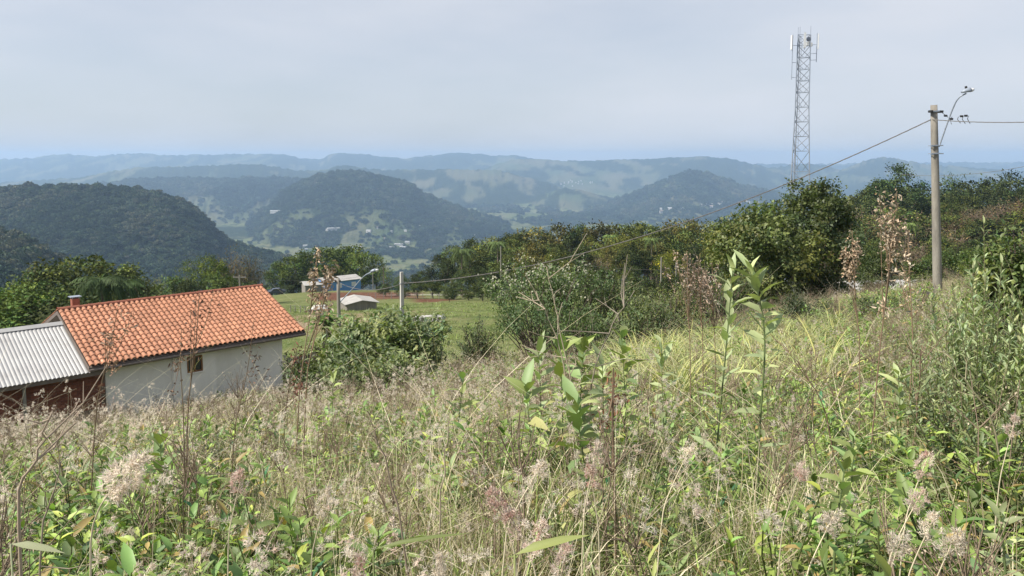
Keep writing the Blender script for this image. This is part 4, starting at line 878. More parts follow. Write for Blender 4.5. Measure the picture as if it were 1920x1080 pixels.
for k in range(3): bar('lightning_rod', lp(k, HT - .4), (lp(k, HT)[0], lp(k, HT)[1], HT + (1.3, 1.0, 1.2)[k]), .03, tower)
def antenna(cx, cy, z0, z1, ml, mz):
    bar('mount_pipe', (cx, cy, mz), (cx, cy, z1 + .1), .045, tower)
    for z in (mz + .3, (mz + z0) / 2 + .3, z0 + .6): bar('mount_arm', (cx, cy, z), lp(ml, min(z, HT)), .03, tower)
    g = Geo(); s = math.copysign(1, cx) if abs(cx) > .3 else 0; d = Vector((cx, cy, 0)).normalized(); M = Matrix.Translation((cx + d.x * .18, cy + d.y * .18, 0)) @ Matrix.Rotation(math.atan2(d.y, d.x), 4, 'Z')
    g.box((-.07, -.145, z0), (.07, .145, z1), mat=M); g.box((-.11, -.12, z0 - .06), (-.03, .12, z0 - .002), mat=M); part('panel_antenna', g, M_ANT, tower)
antenna(-1.65, -.75, HT - 2.1, HT - .15, 1, HT - 6.2); antenna(1.7, -.8, HT - 2.0, HT + .05, 2, HT - 3.8); antenna(-.15, -1.15, HT - 1.9, HT + .15, 1, HT - 2.2)
g = Geo(); g.tube([(.45, -.9, HT - .7), (.45, -1.15, HT - .7)], [.3, .3], 14); part('dish_antenna', g, M_STEELD, tower)
g = Geo(); [g.box((x, y, z), (x + .3, y + .25, z + .5)) for x, y, z in ((.9, -.55, HT - 1.6), (.7, -.2, HT - 1.2), (.35, -.6, HT - 1.5))]; part('radio_unit', g, M_ANT, tower)
g = Geo(); [g.tube([(-.25 + dx, .55, z0_ * HT / 8), (-.25 + dx, .55, (z0_ + 1) * HT / 8)], .02, 4) for dx in (0, .3) for z0_ in range(8)]; [g.tube([(-.25, .55, z), (.05, .55, z)], .012, 4) for z in np.arange(.3, HT, .4)]; part('ladder', g, M_STEELD, tower)

# ------------------------------------------------------------------ far canopy and valley buildings
def blob(seed, n=150, r=3.6, leaf=1.25, col=(.040, .058, .026)):
    rg = np.random.default_rng(seed); g = Geo(); d = rdir(rg, n); d[:, 2] = np.abs(d[:, 2]) * 1.1 - .25
    c = d * r * rg.uniform(.55, 1.05, (n, 1)) * np.array([1, 1, .85]) + np.array([0, 0, r * .55]); bump = np.sin(d[:, :1] * 4 + seed) * .4; c += d * bump
    leaves(g, c, d * .4 + rdir(rg, n), d + rdir(rg, n) * .6, leaf * rg.uniform(.7, 1.4, n), leaf * .9, tint(rg, n, col, .3, .12) * np.exp(bump * .25)); return g.mesh('canopy_clump', [M_FAR])
BL = [blob(k, col=c) for k, c in enumerate([(.022, .044, .026), (.028, .050, .028), (.037, .063, .034), (.046, .071, .038), (.060, .082, .048), (.080, .090, .058)])]
def canopy(name, ys, size, label, seed, own_ids, dens=1.0, tmin=-.78, tmax=.78):
    rg = np.random.default_rng(seed); a, b = ys; area = (tmax - tmin) * (b * b - a * a) / 2
    n = int(area / (size * size * .8) * dens); Y = np.sqrt(rg.uniform(a * a, b * b, n)); t = rg.uniform(tmin, tmax, n); X = t * Y
    z, own = far_z(t, Y); z = gz(X, Y)
    keep = np.isin(own, own_ids)
    if -1 in own_ids: keep &= ~((own == -1) & (field_mask(X, Y) * sstep(1500, 2300, Y) > .35) & (rg.random(n) > .05))
    else: keep &= (field_mask(X, Y) * (Y > 2300) * (1 - sstep(-235, -190, z)) < .4) | (rg.random(n) < .12)
    X, Y, z = X[keep], Y[keep], z[keep]; s = size / 6.2 * rg.lognormal(-.04, .28, len(X))
    sc = np.stack([s, s, s * rg.uniform(.7, 1.15, len(X))], -1)
    pk = np.clip(((fbm(X / (size * 9), Y / (size * 14), 3, 91) - .5) * 1.9 + .5 + rg.normal(0, .22, len(X))) * len(BL), 0, len(BL) - 1).astype(int)
    scatter(name, BL, np.stack([X, Y, z - .3 * s], -1), rg.uniform(0, 6.28, len(X)), sc, label, 'forest', .1, seed, pk)
    return len(X)
canopy('near_forest', (300, 900), 6.5, 'dense forest on the slope below the near trees and on the dark hill at the far left', 1, (-1, 0), .9, -.75, .3)
canopy('hill_forest', (820, 1650), 8.0, 'dense forest covering the flat topped hill left of the valley', 2, (1,), 1.0, -.78, -.1)
canopy('valley_woods', (900, 3200), 12, 'patches of woodland scattered over the valley floor', 3, (-1,), .55, -.45, .45)
canopy('far_forest', (2600, 4100), 15, 'forest covering the rounded hill in the middle of the valley', 4, (2,), 1.0, -.62, .05)
canopy('level_hill_forest', (3700, 5200), 19, 'forest covering the level hill behind the rounded middle hill', 6, (11,), .9, -.62, -.1)
canopy('cone_forest', (4100, 5600), 19, 'forest covering the cone shaped hill and the land before it', 5, (3, -1), .6, -.3, .55)
M_VW = pmat('village_wall', (.45, .44, .42), (.55, .54, .52), .3, .8); M_VR = pmat('village_roof', (.36, .20, .14), (.50, .46, .42), .1, .85, rnd=.3); M_VP = pmat('pale_roof', (.33, .34, .34), (.4, .4, .4), .2, .7)
def village(px, py, D, w, d, h, label, group, pale=False):
    t, s = ray(px, py); ys_ = np.linspace(1500, 9000, 2500); z = gz(t * ys_, ys_); ok = np.where(z >= s * ys_)[0]
    Y = ys_[ok[0]] if len(ok) else D; x = t * Y; k = Y / 3000
    e = thing('valley_building', label, 'building', (x, Y - 5, gz1(x, Y) + 3 * k), random.uniform(-.5, .5), group); w, d, h = w * k * .85, d * k * .8, h * k * .75
    g = Geo(); g.box((-w / 2, -d / 2, -6 * k), (w / 2, d / 2, h)); part('wall', g, M_VW, e); g = Geo(); v = [(x_, y_, z_) for x_ in (-w / 2 - .5, w / 2 + .5) for y_, z_ in ((-d / 2 - .6, h), (0, h + d * .28), (d / 2 + .6, h))]
    g.add(v, [np.array([(0, 3, 4, 1), (1, 4, 5, 2), (0, 2, 5, 3)]), np.array([(0, 1, 2), (5, 4, 3)])]); part('roof', g, M_VP if pale else M_VR, e)
for px, py, w, lb in [(520,399,60,'long pale strip building on the left foot of the middle hill'), (626,431,58,'long pale strip building on the slope below the middle hill'), (692,435,24,'pale shed right of the long strip below the middle hill'), (748,461,40,'largest pale building of the farm group in the valley bottom'), (735,466,22,'small pale building left of the largest farm building'), (757,466,34,'low pale building under the largest farm building'), (764,456,20,'small building right of the largest farm building'), (657,466,20,'small pale building above the trees behind the blue house'), (573,463,20,'small pale building left of the farm group in the valley')]:
    village(px, py, 3000, w, 12, 5, lb, None, True)
for k in range(30):
    px = random.choice([random.uniform(1215, 1330), random.uniform(1320, 1400), random.uniform(1395, 1425)]); py = 396 - (px - 1230) * .09 + random.uniform(-4, 5)
    village(px, py, 4500, random.uniform(7, 20), random.uniform(6, 10), random.uniform(3, 6), 'small white building of the village at the foot of the cone shaped hill', 'village buildings under the cone shaped hill', k % 3 > 0)
for k in range(16):
    village(random.uniform(1040, 1120), random.uniform(338, 350), 6500, random.uniform(2.5, 5), 3, 1.6, 'tiny pale building of the hazy village at the head of the valley', 'buildings of the hazy far village', True)
for k in range(18):
    village(random.uniform(560, 1000), random.uniform(425, 472), 3000, random.uniform(6, 13), 7, 3.5, 'tiny farm building scattered among the valley fields', 'scattered farm buildings in the valley', k % 2 == 0)

# ------------------------------------------------------------------ bushes near the house and in the middle
def bush(px, top, D, W_, label, seed, col, leaf=.2, n=2600, name='shrub', tips=None, aspect=.4, cl=90, spread=.3, dark=0, base_py=None, lob=14, cat='shrub', colr=(1, 1, 1)):
    tp = P(px, top, D); z = gz1(tp.x, tp.y) - .1; H = tp.z - z; rg = np.random.default_rng(seed); g = Geo(); Wm = W_ / F * D
    e = thing(name, label, cat, (tp.x, tp.y, z))
    th_ = rg.uniform(0, 6.28, lob); rr = Wm / 2 * np.sqrt(rg.uniform(0, 1, lob)) * .75; lc = np.stack([rr * np.cos(th_), rr * np.sin(th_) * .8, H * (.35 + .45 * rg.uniform(0, 1, lob) * (1 - (rr / (Wm / 2)) ** 2 * .5))], -1); lr = np.minimum(Wm * .22, H * .3) * rg.uniform(.7, 1.15, lob)
    pk = rg.integers(0, lob, cl); dv = rdir(rg, cl); dv[:, 2] = np.abs(dv[:, 2]) - .3; cc = lc[pk] + dv * lr[pk][:, None] * rg.uniform(.6, 1.15, (cl, 1)); cc[:, 2] = np.clip(cc[:, 2], .1, H)
    per = n // cl; q = np.repeat(np.arange(cl), per); k = len(q); stemd = unit(dv + np.array([0, 0, .8])); f = rg.uniform(0, 1, (k, 1))
    c = cc[q] + stemd[q] * (f - .5) * spread * 2.4 + rg.normal(0, spread * .32, (k, 3))
    d = unit(stemd[q] * .45 + rdir(rg, k) * .85); nn = unit(rdir(rg, k) * .6 + np.array([0, 0, 1.]) + stemd[q] * .3)
    Ln = leaf * rg.uniform(.6, 1.25, k); cols = tint(rg, cl, col, .2, .12)[q] * np.exp(rg.normal(0, .15, (k, 1)))
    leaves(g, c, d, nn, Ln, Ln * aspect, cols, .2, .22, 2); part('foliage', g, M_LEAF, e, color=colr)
    if tips is not None:
        g = Geo(); k = tips[1]; up = cc[:, 2] > np.quantile(cc[:, 2], .35); cu = cc[up][rg.integers(0, up.sum(), k)] + stemd[up][rg.integers(0, up.sum(), k)] * spread + rg.normal(0, spread * .45, (k, 3)) + np.array([0, 0, spread * .4])
        leaves(g, cu, rdir(rg, k), rdir(rg, k), tips[2], tips[2], tint(rg, k, tips[0], .15), .1, .1); part('flowers', g, M_FLUFF, e)
    g = Geo()
    for i in range(min(cl, 70)):
        b = cc[i]; m_ = np.array([b[0] * .45, b[1] * .45, b[2] * .45]); g.tube([(b[0] * .12, b[1] * .12, -.1), m_ + rg.normal(0, .08, 3), b, b + stemd[i] * spread * 1.1], [.035, .022, .012, .005], 4, cap=False)
    part('branch', g, M_BARK, e); return e
bush(640, 640, 22.5, 150, 'leafy shrub beside the right corner of the tiled house', 21, (.15, .195, .075), .20, 5600, cl=140)
bush(715, 592, 25, 250, 'large pale leaved shrub in the middle before the street lamp', 22, (.20, .245, .11), .22, 11500, cl=240, lob=20, spread=.36)
bush(690, 668, 20, 240, 'low leafy shrub at the foot of the large pale leaved shrub', 27, (.17, .21, .085), .17, 6200, cl=170)
bush(572, 632, 30, 90, 'dark purplish shrub against the right wall of the tiled house', 23, (.055, .055, .035), .17, 1800, cl=60)
bush(590, 690, 24, 110, 'dark leafy bush low beside the house plinth', 24, (.07, .10, .04), .17, 2600, cl=60)
bush(1010, 462, 33, 230, 'tall white flowered shrub in the middle of the photo', 31, (.088, .128, .044), .15, 6500, cl=200, lob=22, spread=.34, tips=((.55, .55, .42), 420, .10), aspect=.45)
bush(1095, 490, 34, 220, 'dark round shrub right of the white flowered shrub', 32, (.075, .112, .036), .14, 5200, cl=160, lob=18, tips=((.45, .45, .33), 120, .09))
bush(1040, 555, 28, 290, 'dark leafy shrub below the white flowered shrub', 33, (.072, .108, .036), .13, 5200, cl=160, lob=18)
bush(1180, 518, 34, 200, 'olive shrub in front of the wood left of the brown flower stalks', 34, (.115, .14, .055), .12, 4200, cl=130)
bush(1262, 512, 36, 110, 'upright yellow green shrub behind the brown flower stalks', 35, (.14, .17, .05), .12, 2200, cl=80)
bush(1345, 508, 37, 180, 'olive shrub at the left foot of the big leafy tree', 36, (.075, .1, .035), .13, 3600, cl=120)
bush(1215, 560, 27, 200, 'low olive bush in front of the cane grass in the middle', 44, (.10, .13, .05), .13, 3600, cl=120)
bush(905, 590, 33, 110, 'low bush at the left foot of the white flowered shrub', 45, (.075, .10, .04), .13, 2400, cl=90)
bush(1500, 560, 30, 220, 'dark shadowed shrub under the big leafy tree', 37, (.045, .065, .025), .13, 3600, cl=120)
bush(1650, 560, 27, 130, 'low dark shrub in front of the half hidden house', 38, (.06, .085, .03), .12, 2400, cl=90)

# ------------------------------------------------------------------ meadow: meshes of single tufts and weeds
STRAW = (.45, .39, .25); STRAW2 = (.63, .56, .40); GRN = (.18, .26, .065); GRN2 = (.25, .33, .085); LIME = (.37, .39, .15); SHD = (.20, .16, .09)
def ribbons(g, rg, base, head, Ln, lean, wid, col, S=4, power=1.8, m=0):
    k = len(base); f = np.linspace(0, 1, S + 1)
    hd = np.stack([np.cos(head), np.sin(head), np.zeros(k)], -1); sd = np.stack([-np.sin(head), np.cos(head), np.zeros(k)], -1)
    tw = rg.normal(0, .7, (k, 1)); sd = sd * np.cos(tw) + hd * np.sin(tw)
    pts = base[:, None] + hd[:, None] * (Ln * lean)[:, None, None] * (f ** power)[None, :, None] + np.array([0, 0, 1.])[None, None] * (Ln[:, None] * (f[None] - .42 * np.minimum(lean, 1.2)[:, None] * f[None] ** 3))[..., None]
    w = wid[:, None] * np.clip(1.0 - .92 * f, .05, 1)[None] ** .7
    v = np.stack([pts - sd[:, None] * w[..., None] / 2, pts + sd[:, None] * w[..., None] / 2], 2).reshape(-1, 3)
    o = np.arange(k)[:, None] * (2 * (S + 1)); i = np.arange(S)[None] * 2
    q = np.stack([o + i, o + i + 1, o + i + 3, o + i + 2], -1).reshape(-1, 4)
    g.add(v, q, np.repeat(col, 2 * (S + 1), 0), m); return pts
def tuft(seed, n, h, rad, cols, wid=.004, lean=(.1, .5), S=4):
    rg = np.random.default_rng(seed); g = Geo(); a = rg.uniform(0, 6.28, n); r = rad * np.sqrt(rg.uniform(0, 1, n)); base = np.stack([r * np.cos(a), r * np.sin(a), np.full(n, -.03)], -1)
    Ln = h * rg.uniform(.45, 1.1, n); ci = rg.integers(0, len(cols), n); col = np.array(cols)[ci] * np.exp(rg.normal(0, .18, (n, 1)))
    ribbons(g, rg, base, a + rg.normal(0, 1.0, n), Ln, rg.uniform(*lean, n), wid * rg.uniform(.6, 1.5, n), col, S); return g.mesh('tuft', [M_GRASS])
def plume(g, rg, p0, d, Ln, rad, n, col, m=1, tip=(.86, .80, .70)):
    """fluffy seed head made of many tiny scales on short side branches"""
    d = unit(np.asarray(d)); ncl = max(6, n // 20); fc = rg.beta(1.25, 1.15, ncl); prof_ = np.sin(np.pi * np.clip(.14 + .84 * fc, 0, 1)) ** .8
    a = rdir(rg, ncl); a -= (a @ d)[:, None] * d; offc = unit(a) * (rad * prof_ * rg.uniform(.3, 1.25, ncl))[:, None]
    cl = rg.integers(0, ncl, n); c = np.asarray(p0) + (d[None] * (fc * Ln)[:, None] + offc)[cl] + rg.normal(0, rad * .13, (n, 3)) + d * rg.normal(0, rad * .15, (n, 1))
    sz = rad * rg.uniform(.07, .15, n); mixc = rg.beta(1.6, 1.2, (ncl, 1)) if tip is not None else np.zeros((ncl, 1)); cc = np.array(col)[None] * (1 - mixc) + np.array(tip if tip is not None else col)[None] * mixc
    leaves(g, c, unit(offc[cl] + d * rad * .5 + rdir(rg, n) * rad), rdir(rg, n), sz * 5, sz * .8, cc[cl] * np.exp(rg.normal(0, .13, (n, 1))), .2, .1, 1, m)
PINK = (.76, .59, .50); PALE = (.80, .72, .58); RED = (.56, .32, .27)
def seed_tuft(seed, n=7, h=.85, hl=.105, hr=.022, heads=120, cols=(PALE, PALE, PINK), stem=STRAW2):
    rg = np.random.default_rng(seed); g = Geo(); a = rg.uniform(0, 6.28, n); r = .14 * np.sqrt(rg.uniform(0, 1, n)); base = np.stack([r * np.cos(a), r * np.sin(a), np.full(n, -.03)], -1)
    Ln = h * rg.uniform(.7, 1.1, n); pts = ribbons(g, rg, base, a + rg.normal(0, .8, n), Ln, rg.uniform(.1, .45, n), np.full(n, .0035), tint(rg, n, stem, .15), 5)
    for i in range(n):
        d = pts[i, -1] - pts[i, -2]; c = cols[rg.integers(0, len(cols))]; plume(g, rg, pts[i, -1] - unit(d) * hl * .25, unit(d) + rg.normal(0, .25, 3), hl * rg.uniform(.7, 1.25), hr * rg.uniform(.7, 1.3), heads, c)
    k = 16; b2 = np.stack([rg.normal(0, .08, k), rg.normal(0, .08, k), np.full(k, -.03)], -1); ribbons(g, rg, b2, rg.uniform(0, 6.28, k), h * rg.uniform(.3, .7, k), rg.uniform(.2, .7, k), np.full(k, .004), tint(rg, k, STRAW, .2), 4)
    return g.mesh('seed_tuft', [M_GRASS, M_FLUFF])
def weed(seed, h=.5, n=14, leaf=.09, asp=.32, col=GRN2, stem=(.12, .15, .05), br=3):
    rg = np.random.default_rng(seed); g = Geo()
    for b in range(br):
        a = rg.uniform(0, 6.28); ln = rg.uniform(.0, .35); hh_ = h * rg.uniform(.6, 1.1); f = np.linspace(0, 1, 6); p = np.stack([math.cos(a) * ln * hh_ * f ** 1.5 + rg.normal(0, .04), math.sin(a) * ln * hh_ * f ** 1.5 + rg.normal(0, .04), hh_ * f - .03], -1) + np.stack([rg.normal(0, .006, 6), rg.normal(0, .006, 6), np.zeros(6)], -1)
        g.tube(p, np.linspace(.005, .002, 6), 4, stem, cap=False)
        k = n; ff = np.sort(rg.uniform(.12, 1, k)); c = np.stack([np.interp(ff, f, p[:, j]) for j in range(3)], -1); az = np.arange(k) * 2.4 + a; el = .15 + .75 * ff ** 2 + rg.normal(0, .2, k)
        d = np.stack([np.cos(az) * np.cos(el), np.sin(az) * np.cos(el), np.sin(el)], -1); Ln = leaf * (1.15 - .45 * ff) * rg.uniform(.75, 1.2, k)
        leaves(g, c, d, np.array([[0, 0, 1.]]) + d * -.3 + rg.normal(0, .15, (k, 3)), Ln, Ln * asp, np.where(rg.random((k, 1)) < .06, np.array([[.36, .27, .10]]), tint(rg, k, col, .26, .14)), .25, rg.uniform(.1, .6), 2)
    return g.mesh('weed', [M_LEAF])
def dry_weed(seed, h=.8, col=(.26, .20, .145), flakes=60, fl=(.42, .35, .26)):
    rg = np.random.default_rng(seed); g = Geo(); tips = []
    for b in range(2):
        a = rg.uniform(0, 6.28); p = np.array([(math.cos(a) * .18 * f * h, math.sin(a) * .18 * f * h, h * f - .03) for f in np.linspace(0, 1, 5)]) + rg.normal(0, .01, (5, 3)); g.tube(p, np.linspace(.005, .0015, 5), 4, col, cap=False)
        for q in range(7):
            f = rg.uniform(.35, .98); s0 = p[int(f * 4)]; e2 = s0 + np.array([rg.normal(0, .13), rg.normal(0, .13), rg.uniform(.08, .28)]) * h; g.tube([s0, (s0 + e2) / 2 + rg.normal(0, .01, 3), e2], [.003, .002, .001], 3, col, cap=False); tips.append(e2)
            for w in range(2): e3 = e2 * .6 + s0 * .4 + rg.normal(0, .07, 3) * h; g.tube([s0 * .5 + e2 * .5, e3], [.0015, .001], 3, col, cap=False); tips.append(e3)
    tips = np.array(tips); k = flakes; c = tips[rg.integers(0, len(tips), k)] + rg.normal(0, .012, (k, 3)); leaves(g, c, rdir(rg, k), rdir(rg, k),   .012 * rg.uniform(.6, 1.4, k), .006, tint(rg, k, fl, .25), .2, .2, 1); return g.mesh('dry_weed', [M_DRY])
def cane_tuft(seed, h=1.1, n=26, col=LIME):
    rg = np.random.default_rng(seed); g = Geo(); a = rg.uniform(0, 6.28, n); base = np.stack([.12 * np.cos(a), .12 * np.sin(a), np.full(n, -.03)], -1) + np.array([[0, 0, .0]]); base[:, 2] += rg.uniform(0, .55, n) * h
    ribbons(g, rg, base, a, h * rg.uniform(.45, .8, n), rg.uniform(.7, 1.5, n), np.full(n, .024), tint(rg, n, col, .18, .1), 6, 1.4)
    m_ = 6; b2 = np.stack([rg.normal(0, .08, m_), rg.normal(0, .08, m_), np.full(m_, -.03)], -1); ribbons(g, rg, b2, rg.uniform(0, 6.28, m_), h * rg.uniform(.7, 1.05, m_), rg.uniform(.05, .25, m_), np.full(m_, .012), tint(rg, m_, (.2, .23, .09), .15), 4); return g.mesh('cane_tuft', [M_GRASS])
T_STRAW = [tuft(k, 44, .66, .2, [STRAW, STRAW2, STRAW, GRN2, SHD], .0056, (.1, 1.0)) for k in range(5)]
T_GREEN = [tuft(20 + k, 40, .46, .18, [GRN, GRN2, GRN2, STRAW], .0085, (.25, 1.2)) for k in range(4)]
T_BROAD = [tuft(40 + k, 16, .5, .12, [GRN2, LIME, GRN], .019, (.35, 1.3), 5) for k in range(3)]
T_SEED = [seed_tuft(60 + k) for k in range(4)]
T_SEEDR = [seed_tuft(70 + k, 5, .85, .12, .024, 60, (RED, PINK, PALE)) for k in range(3)]
T_WEED = [weed(80 + k, .56, 15, ll * 1.15, .36, c, br=5) for k, (c, ll) in enumerate([((.23, .33, .085), .10), ((.14, .22, .065), .085), ((.33, .43, .11), .075), ((.20, .28, .11), .12), ((.26, .36, .085), .06)])]
T_LANCE = [weed(90 + k, .6, 18, .10, .2, c, br=4) for k, c in enumerate([(.21, .27, .11), (.24, .30, .11), (.28, .32, .14)])]
T_DRY = [dry_weed(110 + k) for k in range(4)]
T_CANE = [cane_tuft(120 + k) for k in range(3)]
def sample(n_per, y0, y1, seed, fn=None, tm=.80):
    """points on the hillside between two depths; n_per per square metre; fn gives a keep probability"""
    rg = np.random.default_rng(seed); area = 2 * tm * ((y1 + 1.5) ** 2 - (y0 + 1.5) ** 2) / 2; n = int(area * n_per); Y = np.sqrt(rg.uniform((y0 + 1.5) ** 2, (y1 + 1.5) ** 2, n)) - 1.5; X = rg.uniform(-tm, tm, n) * (Y + 1.5)
    keep = np.ones(n, bool)
    hx, hy = X - HO.x, Y - HO.y; lu = hx * ax.x + hy * ax.y; lv = hx * ax.y - hy * ax.x                                          # keep out of the buildings
    keep &= ~((lu > -9.2) & (lu < 8.6) & (lv > -4.6) & (lv < 4.15))
    if fn is not None: keep &= rg.random(n) < fn(X, Y)
    X, Y = X[keep], Y[keep]; return np.stack([X, Y, gz(X, Y)], -1), rg
def px_of(X, Y): return 960 + F * X / np.maximum(Y, .3)
def meadow(name, ms, specs, label, cat, seed, tilt=.1, smin=.75, smax=1.25, fn=None):
    ps, ss = [], []
    for i, (dens, y0, y1, k) in enumerate(specs):
        p, rg = sample(dens, y0, y1, seed * 10 + i, fn); s = rg.uniform(smin, smax, len(p)) * k; ps.append(p); ss.append(np.stack([s, s, s * rg.uniform(.85, 1.1, len(p))], -1))
    p = np.concatenate(ps); s = np.concatenate(ss); scatter(name, ms, p, rng.uniform(0, 6.28, len(p)), s, label, cat, tilt, seed)
n1 = lambda X, Y, sc, sd: fbm(X / sc, Y / sc, 3, sd)
rightness = lambda X, Y: sstep(900, 1300, px_of(X, Y))
patchy = lambda X, Y: np.exp(-((px_of(X, Y) - 270) / 130) ** 2) * np.exp(-((Y - 3.6) / 1.3) ** 2)      # leafy patch at the left
open_ = lambda X, Y: 1 - sstep(38, 52, Y + .25 * X)          # stops where the pasture starts
meadow('straw_grass', T_STRAW, [(42, .9, 7, 1), (24, 7, 16, 1.05), (10, 16, 45, 1.25)], 'tall dry straw coloured grass over the foreground slope', 'grass', 1, .14, fn=lambda X, Y: open_(X, Y) * np.clip(.3 + 2.6 * (n1(X, Y, 1.1, 71) - .42) - .5 * rightness(X, Y) * (Y < 9) - .35 * patchy(X, Y), .06, 1))
meadow('green_grass', T_GREEN, [(44, .9, 7, 1), (26, 7, 16, 1.08), (12, 16, 50, 1.3)], 'green grass mixed through the foreground slope', 'grass', 2, .12, fn=lambda X, Y: open_(X, Y) * np.clip(.3 + 1.9 * (n1(X, Y, 1.1, 73) - .34) + .1 * rightness(X, Y), .1, 1))
meadow('broad_grass', T_BROAD, [(9, .9, 7, 1), (5, 7, 18, 1.05)], 'broad bladed green grass clumps in the foreground', 'grass', 3, .2, fn=lambda X, Y: np.clip(2 * (n1(X, Y, 1.2, 75) - .38) + .25 * rightness(X, Y), .03, 1))
meadow('seed_grass', T_SEED, [(5, .9, 5, .95), (8.5, 5, 12, 1.05), (4.5, 12, 26, 1.2)], 'grass with fluffy pale pinkish seed heads over the slope', 'grass', 4, .17, smin=.6, smax=1.35, fn=lambda X, Y: open_(X, Y) * np.clip(.66 - .56 * rightness(X, Y) * (Y > 3) - .2 * rightness(X, Y) + 3.4 * (n1(X, Y, 1.5, 77) - .5), .02, 1))
meadow('red_seed_grass', T_SEEDR, [(2.4, .9, 5, .9)], 'grass with reddish pink seed heads near the camera', 'grass', 5, .2, fn=lambda X, Y: np.clip(.3 + .7 * sstep(500, 900, px_of(X, Y)), 0, 1))
meadow('leafy_weeds', T_WEED, [(40, .9, 7, 1), (20, 7, 16, 1.1), (7, 16, 34, 1.4)], 'low leafy green weeds among the grass', 'weeds', 6, .15, fn=lambda X, Y: open_(X, Y) * np.clip(.2 + 3.4 * (n1(X, Y, 1.3, 79) - .46) + .6 * rightness(X, Y) + .8 * patchy(X, Y), .04, 1))
meadow('narrow_leaf_weeds', T_LANCE, [(6, 1.2, 8, 1), (5, 8, 20, 1.1)], 'upright narrow leaved weeds among the grass', 'weeds', 7, .12, fn=lambda X, Y: np.clip(1.9 * (n1(X, Y, 1.6, 81) - .45) + .4 * rightness(X, Y), .03, 1))
meadow('dry_weeds', T_DRY, [(3, 1.6, 9, 1), (2.5, 9, 22, 1.2), (1.5, 22, 38, 1.3)], 'thin branching dead brown weeds among the grass', 'weeds', 8, .12, fn=open_)
meadow('cane_grass', T_CANE, [(5, 9, 26, 1.0)], 'arching yellow green cane grass on the right half of the slope', 'grass', 9, .1, fn=lambda X, Y: np.clip(sstep(1120, 1220, px_of(X, Y)) * (1 - sstep(1540, 1640, px_of(X, Y))) * sstep(10, 13, Y) * 1.5 * n1(X, Y, 2.5, 83), 0, 1))
T_BENT = [tuft(150 + k, 16, .95, .25, [STRAW2, STRAW2, STRAW, (.30, .23, .13)], .0042, (.5, 2.2), 6) for k in range(4)]
meadow('bent_straw', T_BENT, [(8, 2.1, 7, 1), (5, 7, 20, 1.1), (3, 20, 40, 1.2)], 'long bent dry stems tangled through the weeds', 'grass', 10, .35, fn=lambda X, Y: open_(X, Y) * np.clip(.25 + 1.8 * (n1(X, Y, 1.2, 87) - .35), .1, 1))
# short pasture growth
pt = [tuft(140 + k, 22, .2, .24, [GRN2, GRN, (.20, .21, .08)], .02, (.2, .9), 3) for k in range(3)]
pp, rg = sample(3.2, 44, 120, 990, lambda X, Y: (1 - open_(X, Y)) * (X < 16) * np.clip(n1(X, Y, 6, 85) * 1.4, 0, 1), .45); s = rg.lognormal(0, .45, len(pp)); scatter('pasture_grass', pt, pp, rg.uniform(0, 6.28, len(pp)), np.stack([s, s, s], -1), 'short green grass of the open pasture', 'grass', .1, 99)

# ------------------------------------------------------------------ single plants that stand out
LEAF_ME = {}
def leaf_me(key, Ln, asp, col, curl=.25, fold=.2):
    if key not in LEAF_ME:
        rg = np.random.default_rng(len(LEAF_ME)); ms = []
        for k in range(5):
            g = Geo(); leaves(g, np.zeros((1, 3)), np.array([[1., 0, 0]]), np.array([[0, 0, 1.]]), Ln * (1 - .05 * k), Ln * asp * (1 + .06 * (k % 3)), tint(rg, 1, col if k < 4 else (.30, .30, .13), .2, .12), fold * (.6 + .3 * (k % 3)), curl * (.3 + .55 * k), 2); ms.append(g.mesh('leaf', [M_LEAF]))
        LEAF_ME[key] = ms
    return LEAF_ME[key]
def leafy_stem(pts, label, n, key, el0=.35, el1=1.2, name='leafy_weed', group=None, stem=(.16, .21, .09), r=.007, size=1.0, start=.25, cat='weed'):
    """pts: photo points with depth from base to tip"""
    p = np.array([tuple(P(*q)) for q in pts]); z = gz1(p[0][0], p[0][1]); b = Vector((p[0][0], p[0][1], z)); p[0][2] = z - .02; e = thing(name, label, cat, b, 0, group); p -= np.array(b)
    f = np.linspace(0, 1, len(p)); ft = np.linspace(0, 1, 14); sp = np.stack([np.interp(ft, f, p[:, k]) for k in range(3)], -1); sp[1:-1] = (sp[:-2] + 2 * sp[1:-1] + sp[2:]) / 4
    g = Geo(); g.tube(sp, np.linspace(r, r * .4, 14), 6, stem, cap=False); part('stem', g, M_LEAF, e, True); ms = leaf_me(*key)
    for i in range(n):
        q = start + (1 - start) * (i + .5) / n; c = [np.interp(q, ft, sp[:, k]) for k in range(3)]; az = i * 2.399 + random.uniform(-.3, .3); el = el0 + (el1 - el0) * ((q - start) / (1 - start)) ** 1.6 + random.uniform(-.35, .3)
        o = link('leaf', ms[(i * 3 + int(random.random() * 2)) % 4 if random.random() > .06 else 4], e, c); o.rotation_euler = (random.uniform(-.6, .6), -el, az); o.scale = (size * (1.12 - .35 * abs(q - .75)) * random.uniform(.6, 1.2),) * 3
    return e
KP = ('pale', .15, .27, (.31, .37, .19)); KG = ('green', .16, .34, (.24, .30, .11)); KL = ('lance', .105, .22, (.27, .32, .17))
leafy_stem([(1330,1000,4.4), (1348,790,4.4), (1362,650,4.4), (1374,506,4.4)], 'tall green leafy weed, left one of the pair before the big tree', 34, KP, .35, 1.3, start=.22, size=1.15)
leafy_stem([(1418,1010,4.3), (1424,800,4.3), (1436,650,4.3), (1428,570,4.3), (1404,502,4.3)], 'tall green leafy weed with a bent tip, right of the pair by the big tree', 36, KP, .35, 1.25, start=.2, size=1.15)
